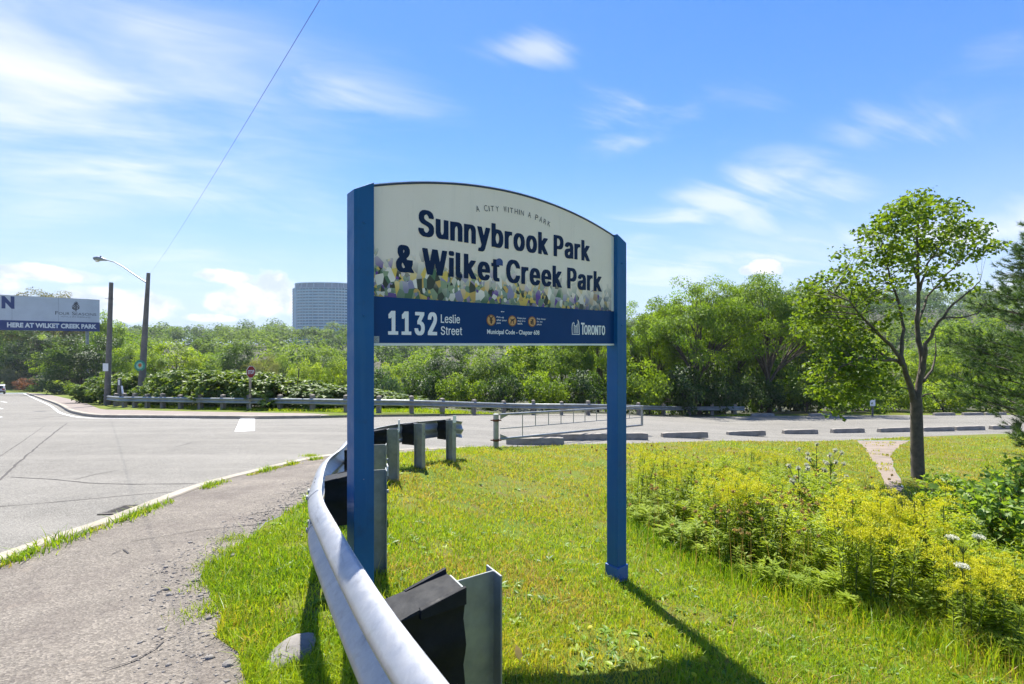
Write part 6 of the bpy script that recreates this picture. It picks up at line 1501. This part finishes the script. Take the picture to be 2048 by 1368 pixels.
# ------------------------------------------------------------------ meadow plants
def stem_leaves(rng, H, n, L, W, spread=0.0, z0=0.05, z1=0.95, up=0.5):
    z = rng.uniform(z0, z1, n) * H; a = rng.uniform(0, 6.28, n); o = np.column_stack([np.cos(a), np.sin(a), np.full(n, up)])
    c = np.column_stack([np.cos(a) * spread, np.sin(a) * spread, z]); nrm = np.column_stack([-np.cos(a) * up, -np.sin(a) * up, np.ones(n)]) + rng.normal(0, .25, (n, 3))
    return leaf_geo(c, nrm, o, L * rng.uniform(.6, 1.15, n), W * rng.uniform(.7, 1.2, n), .15)
def goldenrod_mesh(seed):
    rng = np.random.default_rng(seed); stems = MB(); LV = []; BV = []; lo = bo = 0; LF = []; BF = []
    for s in range(5):
        bx, by = rng.normal(0, .10, 2); tx, ty = bx * 1.9 + rng.normal(0, .04), by * 1.9 + rng.normal(0, .04); H = rng.uniform(.82, 1.08)
        stems.tube([(bx, by, -.05), ((bx + tx) / 2, (by + ty) / 2, H * .5), (tx, ty, H * .92)], [.006, .005, .003], 4, cap=False)
        v, f = stem_leaves(rng, H, 52, .115, .020, 0, .12, .80, .55); v[:, 0] += bx + (tx - bx) * v[:, 2] / H; v[:, 1] += by + (ty - by) * v[:, 2] / H
        LV.append(v); LF.append(f + lo); lo += len(v)
        # arching plume branches
        for k in range(9 if s % 2 else 4):
            z = H * rng.uniform(.74, .98); a = rng.uniform(0, 6.28); L = (.20 * (1.06 - z / H) / .36 + .05) * rng.uniform(.8, 1.2); m = 12
            t = np.linspace(.12, 1, m); q = np.column_stack([tx + np.cos(a) * L * t, ty + np.sin(a) * L * t, z + L * (.75 * t - .75 * t * t)])
            c = np.repeat(q, 4, 0) + rng.normal(0, .011, (m * 4, 3)); v, f = leaf_geo(c, rng.normal(size=c.shape) + [0, 0, .8], rng.normal(size=c.shape), .015, .011, .2); BV.append(v); BF.append(f + bo); bo += len(v)
    lv = np.concatenate(LV); bv = np.concatenate(BV); lf, bf = np.concatenate(LF), np.concatenate(BF)
    return (stems.mesh('stems', MATS['stem'], fix=False), np_mesh('leaves', lv, lf, MATS['weed_leaf'], tint=np.repeat(np.clip(rng.normal(.5, .2, len(lf) // 2), 0, 1), 2)), np_mesh('bloom', bv, bf, MATS['bloom_yellow'], tint=np.repeat(np.clip(rng.normal(.55, .25, len(bf) // 2), 0, 1), 2)))
def weed_mesh(seed, H, brown=0.0):
    rng = np.random.default_rng(seed); V = []; F = []; T = []; o = 0
    for s in range(4):
        bx, by = rng.normal(0, .07, 2); h = H * rng.uniform(.7, 1.1)
        v, f = stem_leaves(rng, h, 44, .11 * rng.uniform(.8, 1.3), .024, 0, .05, 1, .7); v[:, 0] += bx * (1 + v[:, 2]); v[:, 1] += by * (1 + v[:, 2])
        V.append(v); F.append(f + o); o += len(v); T.append(np.repeat(np.clip(rng.normal(.5, .22, len(f) // 2), 0, 1), 2))
        a = np.array([[bx, by, 0], [bx + .006, by, 0], [bx * 2, by * 2, h]]); V.append(a); F.append(np.array([[0, 1, 2]]) + o); o += 3; T.append(np.array([.2]))
    return np.concatenate(V), np.concatenate(F), np.concatenate(T)
ORD = ['first', 'second', 'third', 'fourth', 'fifth', 'sixth', 'seventh', 'eighth', 'ninth', 'tenth', 'eleventh', 'twelfth', 'thirteenth', 'fourteenth', 'fifteenth', 'sixteenth', 'seventeenth', 'eighteenth']
def meadow():
    GR = [goldenrod_mesh(200 + i) for i in range(4)]; rr = random.Random(8)
    patches = [('goldenrods in the patch behind the right sign post', [(1278, 985), (1300, 978), (1322, 990), (1290, 1010), (1335, 1005), (1268, 1020), (1315, 1025), (1355, 1000), (1345, 1040), (1380, 1030)], 1.2, 'goldenrod patch beside the right sign post'),
               ('goldenrods in the farthest patch below the wheel stops', [(1500, 962), (1530, 968), (1552, 965), (1575, 972), (1596, 980), (1520, 985), (1480, 975)], 1.05, 'farthest goldenrod patch'),
               ('goldenrods in the middle patch among seed heads', [(1428, 1085), (1450, 1070), (1475, 1080), (1500, 1090), (1462, 1105), (1490, 1115), (1440, 1115), (1520, 1120)], 1.15, 'middle goldenrod patch'),
               ('goldenrods in the large patch before the maple', [(1690, 1180), (1715, 1165), (1740, 1175), (1765, 1160), (1790, 1170), (1815, 1185), (1840, 1180), (1700, 1215), (1735, 1220), (1770, 1225), (1805, 1230), (1850, 1220), (1875, 1200)], 1.12, 'large goldenrod patch'),
               ('goldenrods in the nearest patch, right edge', [(1905, 1270), (1935, 1255), (1965, 1265), (1995, 1260), (2025, 1270), (1950, 1290), (1985, 1300), (2015, 1300), (1915, 1300)], 0.85, 'nearest goldenrod patch')]
    k = 0
    for lab, spots, sc, grp in patches:
        for qi, q in enumerate(sorted(spots)):
            p = hit(*q); root = thing('goldenrod', ORD[qi] + ' from the left of the ' + lab, 'goldenrod', (p[0], p[1], G(*p)), rr.uniform(0, 6.28), grp)
            s = 0.8 * sc * rr.uniform(.8, 1.15) * float(np.interp(p[1], [5, 9], [1.0, .75])); root.scale = (s * .95, s * .95, s); k += 1
            st, lf, bl = GR[k % 4]; link('stems', st, root); link('leaves', lf, root); link('bloom', bl, root)
    # weeds: an uncountable mass
    rng = np.random.default_rng(300); base = [weed_mesh(310 + i, H) for i, H in enumerate((.55, .7, .9, .65))]
    P = np.array(WEED); N = 1500; V = []; F = []; T = []; o = 0; n = 0
    while n < 950:
        x, y = rng.uniform(P[:, 0].min(), P[:, 0].max()), rng.uniform(P[:, 1].min(), P[:, 1].max())
        if not inside(WEED, np.array([x]), np.array([y]))[0]: continue
        v, f, t = base[n % 4]; a = rng.uniform(0, 6.28); c, s = math.cos(a), math.sin(a); sc = rng.uniform(.6, 1.1) * (0.45 + 0.9 * float(fbm(x, y, .7, 70))) * float(np.interp(y, [5, 8.5], [1.0, .62]))
        q = np.column_stack([(v[:, 0] * c - v[:, 1] * s) * 1.2 * sc + x, (v[:, 0] * s + v[:, 1] * c) * 1.2 * sc + y, v[:, 2] * sc + float(gz(x, y))])
        # lower growth towards the mown edge
        e = min(1.0, 0.30 + edge_dist(x, y) * 0.75); q[:, 2] = gz(x, y) + (q[:, 2] - gz(x, y)) * e
        V.append(q); F.append(f + o); o += len(q); T.append(np.clip(t + rng.normal(0, .15), 0, 1)); n += 1
    w = link('meadow_weeds', np_mesh('meadow_weeds', np.concatenate(V), np.concatenate(F), MATS['weed_leaf'], tint=np.concatenate(T))); tag(w, 'tangle of green leafy weeds on the bank between the goldenrod', 'weeds', kind='stuff')
    # brown seed heads on wiry stems
    V = []; F = []; T = []; o = 0
    reg = [(1300, 935, 60, 12), (1420, 1010, 130, 40), (1560, 1080, 90, 45), (1480, 1050, 80, 30), (1660, 1040, 60, 30)]
    for i in range(200):
        cx, cyy, sx, sy = reg[i % 5]; p = hit(rng.normal(cx, sx), np.clip(rng.normal(cyy + 55, sy), 935, 1250)); g = G(*p); h = rng.uniform(.4, .8)
        lx_, ly = rng.normal(0, .06, 2); tip = np.array([p[0] + lx_, p[1] + ly, g + h]); b = np.array([p[0], p[1], g])
        v = np.array([b, b + [.005, 0, 0], tip]); V.append(v); F.append(np.array([[0, 1, 2]]) + o); o += 3; T.append([.3])
        m = 22; d = unit(rng.normal(size=(m, 3))); v, f = leaf_geo(tip + d * .004, d, rng.normal(size=(m, 3)) + d, .026, .016, .3); V.append(v); F.append(f + o); o += len(v); T.append(np.repeat(np.clip(rng.normal(.5, .25, m), 0, 1), 2))
    w = link('seed_heads', np_mesh('seed_heads', np.concatenate(V), np.concatenate(F), MATS['seed_brown'], tint=np.concatenate(T))); tag(w, 'dry brown wildflower seed heads on wiry stems in the middle of the meadow', 'seed heads', kind='stuff')
    # thistles with pale tufts
    for i, (px, py, lab) in enumerate([(1632, 1010, 'tall thistle with pale tufted heads, left of the three'), (1662, 1030, 'thistle with pale tufted heads, middle of the three'), (1600, 1055, 'lower thistle with pale tufted heads, nearest of the three')]):
        p = hit(px, py); r = np.random.default_rng(400 + i); root = thing('thistle', lab, 'thistle', (p[0], p[1], G(*p)), i * 1.3, 'thistles in the meadow'); H = (1.05, .95, .85)[i]; mb = MB(); heads = []
        mb.tube([(0, 0, -.05), (.01, 0, H * .55), (.02, .01, H)], [.012, .009, .005], 5, cap=False); heads.append((.02, .01, H))
        for k in range(7):
            z = H * r.uniform(.45, .9); a = r.uniform(0, 6.28); L = r.uniform(.12, .3); e = (math.cos(a) * L, math.sin(a) * L, z + L * .9); mb.tube([(0.01, 0, z), (e[0] * .6, e[1] * .6, z + L * .4), e], [.006, .005, .004], 4, cap=False); heads.append(e)
        link('stems', mb.mesh('stems', MATS['stem'], fix=False), root)
        v, f = stem_leaves(r, H, 60, .17, .04, 0, .05, .9, .4); link('leaves', np_mesh('leaves', v, f, MATS['weed_leaf'], tint=np.repeat(np.clip(r.normal(.4, .2, 60), 0, 1), 2)), root)
        for h in heads:
            d = unit(r.normal(size=(46, 3)) + [0, 0, .9]); v, f = leaf_geo(np.array(h) + d * .008, r.normal(size=(46, 3)), d, .040, .012, .1); hd = link('flower_head', np_mesh('flower_head', v, f, MATS['bloom_white'], tint=np.repeat(np.clip(r.normal(.35, .3, 46), 0, 1), 2)), root)
            cup = MB(); cup.tube([(h[0], h[1], h[2] - .028), (h[0], h[1], h[2] - .012), (h[0], h[1], h[2] + .004)], [.006, .017, .013], 7); cup.build('calyx', MATS['stem_brown'], hd)
    # wild carrot
    for i, (px, py, Y, lab) in enumerate([(1905, 1075, 3.9, 'tall wild carrot with a white umbel above the nearest goldenrod'), (1926, 1096, 3.7, 'wild carrot with a green curled umbel above the nearest goldenrod'), (1925, 1132, 3.6, 'lower wild carrot with a flat white umbel at the right'), (1958, 1074, 4.2, 'wild carrot umbel farther right beside the leafy shrub')]):
        X = (px - CX) / FPX * Y; g = G(X, Y); h = at(px, py, Y).z - g; r = np.random.default_rng(430 + i); root = thing('wild_carrot', lab, 'wild carrot', (X + .12, Y + .1, g), 0, 'wild carrots at the right edge')
        mb = MB(); mb.tube([(0, 0, -.05), (-.05, -.04, h * .6), (-.12, -.1, h - .05)], [.006, .005, .0035], 5, cap=False); top = Vector((-.12, -.1, h)); V = []; F = []; o = 0; R = .045
        for k in range(26):
            a = k * 2.399; q = R * math.sqrt(k / 26); e = top + Vector((math.cos(a) * q, math.sin(a) * q, .012 - (q / R) ** 2 * (.012 if i != 1 else -.03))); mb.tube([Vector((-.12, -.1, h - .05)), e], .0012, 3, cap=False)
            d = unit(r.normal(size=(9, 3)) + [0, 0, 1.2]); v, f = leaf_geo(np.array(e) + r.normal(0, .004, (9, 3)), d, r.normal(size=(9, 3)), .009, .008, .1); V.append(v); F.append(f + o); o += len(v)
        link('stem', mb.mesh('stem', MATS['stem'], fix=False), root); F = np.concatenate(F)
        link('umbel', np_mesh('umbel', np.concatenate(V), F, MATS['bloom_white' if i != 1 else 'weed_leaf'], tint=np.full(len(F), .7)), root)
    # small yellow flowers in the near lawn
    hd = None
    fl = [(1262, 1303, 'l'), (1300, 1290, ''), (1325, 1307, ''), (1282, 1322, ''), (1342, 1330, ''), (1410, 1322, ''), (1388, 1352, ''), (1310, 1352, ''), (1270, 1352, ''), (1180, 1258, ''), (1232, 1218, ''), (1462, 1268, '')]
    r = np.random.default_rng(470); c = np.zeros((9, 3)); a = np.arange(9) * .698; d = np.column_stack([np.cos(a), np.sin(a), np.full(9, .25)]); v, f = leaf_geo(c, np.tile([0, 0, 1.0], (9, 1)), d, .019, .016, .1); v2, f2 = leaf_geo(c + [0, 0, .004], np.tile([0, 0, 1.0], (9, 1)), d[:, [1, 0, 2]] + [0, 0, .5], .013, .011, .1)
    hd = np_mesh('flower_head', np.concatenate([v, v2]), np.concatenate([f, f2 + len(v)]), MATS['bloom_yellow'], tint=np.full(36, .6)); sm = MB().tube([(0, 0, -.1), (0, 0, 0)], .0018, 4).mesh('stem', MATS['stem'], fix=False)
    for fi, (px, py, _) in enumerate(sorted(fl)):
        p = hit(px, py, .07); root = thing('yellow_flower', ORD[fi] + ' from the left of the small yellow flowers in the near lawn', 'flower', (p[0], p[1], G(*p)), r.uniform(0, 6), 'small yellow flowers in the lawn')
        s = link('stem', sm, root); s.location = (0, 0, .08); h = link('flower_head', hd, root); h.location = (0, 0, .08); h.rotation_euler = (r.normal(0, .3), r.normal(0, .3), 0)
meadow()

# ------------------------------------------------------------------ leafy shrubs at the right edge
def leaf_single():
    n = 9; mb = MB(); pts = []
    for i in range(n):
        t = i / (n - 1); w = .5 * math.sin(math.pi * t ** .8) * .72; pts.append((t, w))
    vs_ = [(p[0], p[1], .10 * p[1] - .12 * p[0] ** 2) for p in pts] + [(p[0], -p[1], .10 * p[1] - .12 * p[0] ** 2) for p in pts[1:-1]] + [(p[0], 0, -.12 * p[0] ** 2) for p in pts]
    f = []; m = n + (n - 2)
    for i in range(n - 1):
        a, b = i, i + 1; c, d = m + i, m + i + 1
        la = i if i in (0, n - 1) else n + i - 1; lb = i + 1 if i + 1 in (0, n - 1) else n + i
        f.append((a, b, d, c)); f.append((c, d, lb, la))
    f = [tuple(dict.fromkeys(q)) for q in f]
    mb.add(vs_, f); me = mb.mesh('leaf', MATS['shrub_leaf'], smooth=80, fix=False)
    at_ = me.attributes.new('tint', 'FLOAT', 'FACE'); at_.data.foreach_set('value', np.full(len(me.polygons), .55, np.float32)); return me
LEAF = leaf_single()
def shrub(px, Y, H, R, label, seed, n_single, lsize):
    X = (px - CX) / FPX * Y; g = G(X, Y); root = thing('leafy_shrub', label, 'shrub', (X, Y, g)); rng = np.random.default_rng(seed); mb = MB(); cl = []
    for k in range(26):
        a = rng.uniform(0, 6.28); q = R * math.sqrt(rng.random()); h = H * rng.uniform(.45, 1.0); e = Vector((math.cos(a) * q, math.sin(a) * q, h)); b = e * .15; b.z = -.05
        m = b.lerp(e, .5) + Vector((rng.normal(0, .05), rng.normal(0, .05), .12)); mb.tube([b, m, e], [.012, .008, .003], 4, cap=False)
        for t in (.35, .55, .75, .9, 1): cl.append(b.lerp(m, t * 2) if t < .5 else m.lerp(e, t * 2 - 1))
    link('stems', mb.mesh('stems', MATS['stem_brown'], fix=False), root); cl = np.array([c[:] for c in cl])
    v, f, t = cloud(rng, cl, .15, 8, lsize, lsize * .72, .6, .8, None, .3, tint_c=.15, tint_l=.18, base=.5); o = link('foliage', np_mesh('foliage', v, f, MATS['shrub_leaf'], tint=t), root); o['kind'] = 'stuff'
    for i in range(n_single):
        c = cl[rng.integers(len(cl))] + rng.normal(0, .11, 3) + np.array([-.06, -.08, .03]); lf = link('leaf', LEAF, root); s = lsize * rng.uniform(.8, 1.25)
        lf.location = c; lf.scale = (s, s, s); lf.rotation_euler = (rng.normal(0, .5), rng.normal(.1, .4), rng.uniform(0, 6.28))
shrub(2045, 5.4, 1.05, .55, 'broad-leaved shrub at the right edge in front of the lawn', 500, 110, .085)
shrub(2050, 8.2, .9, .5, 'green shrub at the right edge below the pine', 501, 60, .085)
shrub(1915, 7.4, 0.75, .45, 'small leafy shrub in the tree shade right of the maple', 502, 40, .07)

# ------------------------------------------------------------------ stones, dead leaf
def stone(px, py, sx, sy, sz, label, seed, sink=.3):
    p = hit(px, py); rng = np.random.default_rng(seed); bm = bmesh.new(); bmesh.ops.create_icosphere(bm, subdivisions=3, radius=1)
    k = rng.normal(size=(7, 3)); off = rng.uniform(.55, .9, 7)
    for v in bm.verts:
        q = np.array(v.co)
        for a, b in zip(unit(k), off):
            d = q @ a
            if d > b: q = q - a * (d - b) * .85
        q = q * (1 + .05 * math.sin(q[0] * 9 + seed) * math.cos(q[1] * 8)); v.co = Vector(q) * 1
        v.co.x *= sx; v.co.y *= sy; v.co.z *= sz
    me = bpy.data.meshes.new('stone'); bm.to_mesh(me); bm.free(); me.materials.append(MATS['stone']); o = link('stone', me); o.location = (p[0], p[1], G(*p) + sz * (1 - sink * 2) * .5); o.rotation_euler = (0, 0, seed); tag(o, label, 'stone')
stone(588, 1312, .11, .15, .06, 'grey flat stone in the grass strip left of the guardrail', 3)
stone(466, 1112, .028, .03, .02, 'small dark stone on the worn path edge', 4)
stone(500, 1118, .03, .022, .016, 'pale small stone beside the grass strip on the path edge', 5)
stone(458, 1330, .03, .03, .02, 'small stone at the bottom of the path near the grass', 6)
p = hit(1040, 1327, .03); o = link('dead_leaf', LEAF.copy()); o.data.materials.clear(); o.data.materials.append(MATS['seed_brown']); o.location = (p[0], p[1], G(*p) + .045); o.scale = (.075,) * 3; o.rotation_euler = (.5, -.9, 1.9); tag(o, 'curled pale brown dead leaf on the grass right of the near post', 'leaf')

# ------------------------------------------------------------------ summer haze
def haze():
    m, t, out = new_mat('haze_air'); v = t.n('ShaderNodeVolumePrincipled'); v.inputs['Color'].default_value = (0.80, 0.88, 1.0, 1); v.inputs['Density'].default_value = 0.0002; v.inputs['Anisotropy'].default_value = 0.2
    t.L.new(v.outputs[0], out.inputs['Volume'])
    mb = MB(); mb.box((0, 300, 37), (1500, 1300, 128)); o = mb.build('haze', m); tag(o, 'thin summer haze over the valley', 'haze', kind='stuff')
haze()
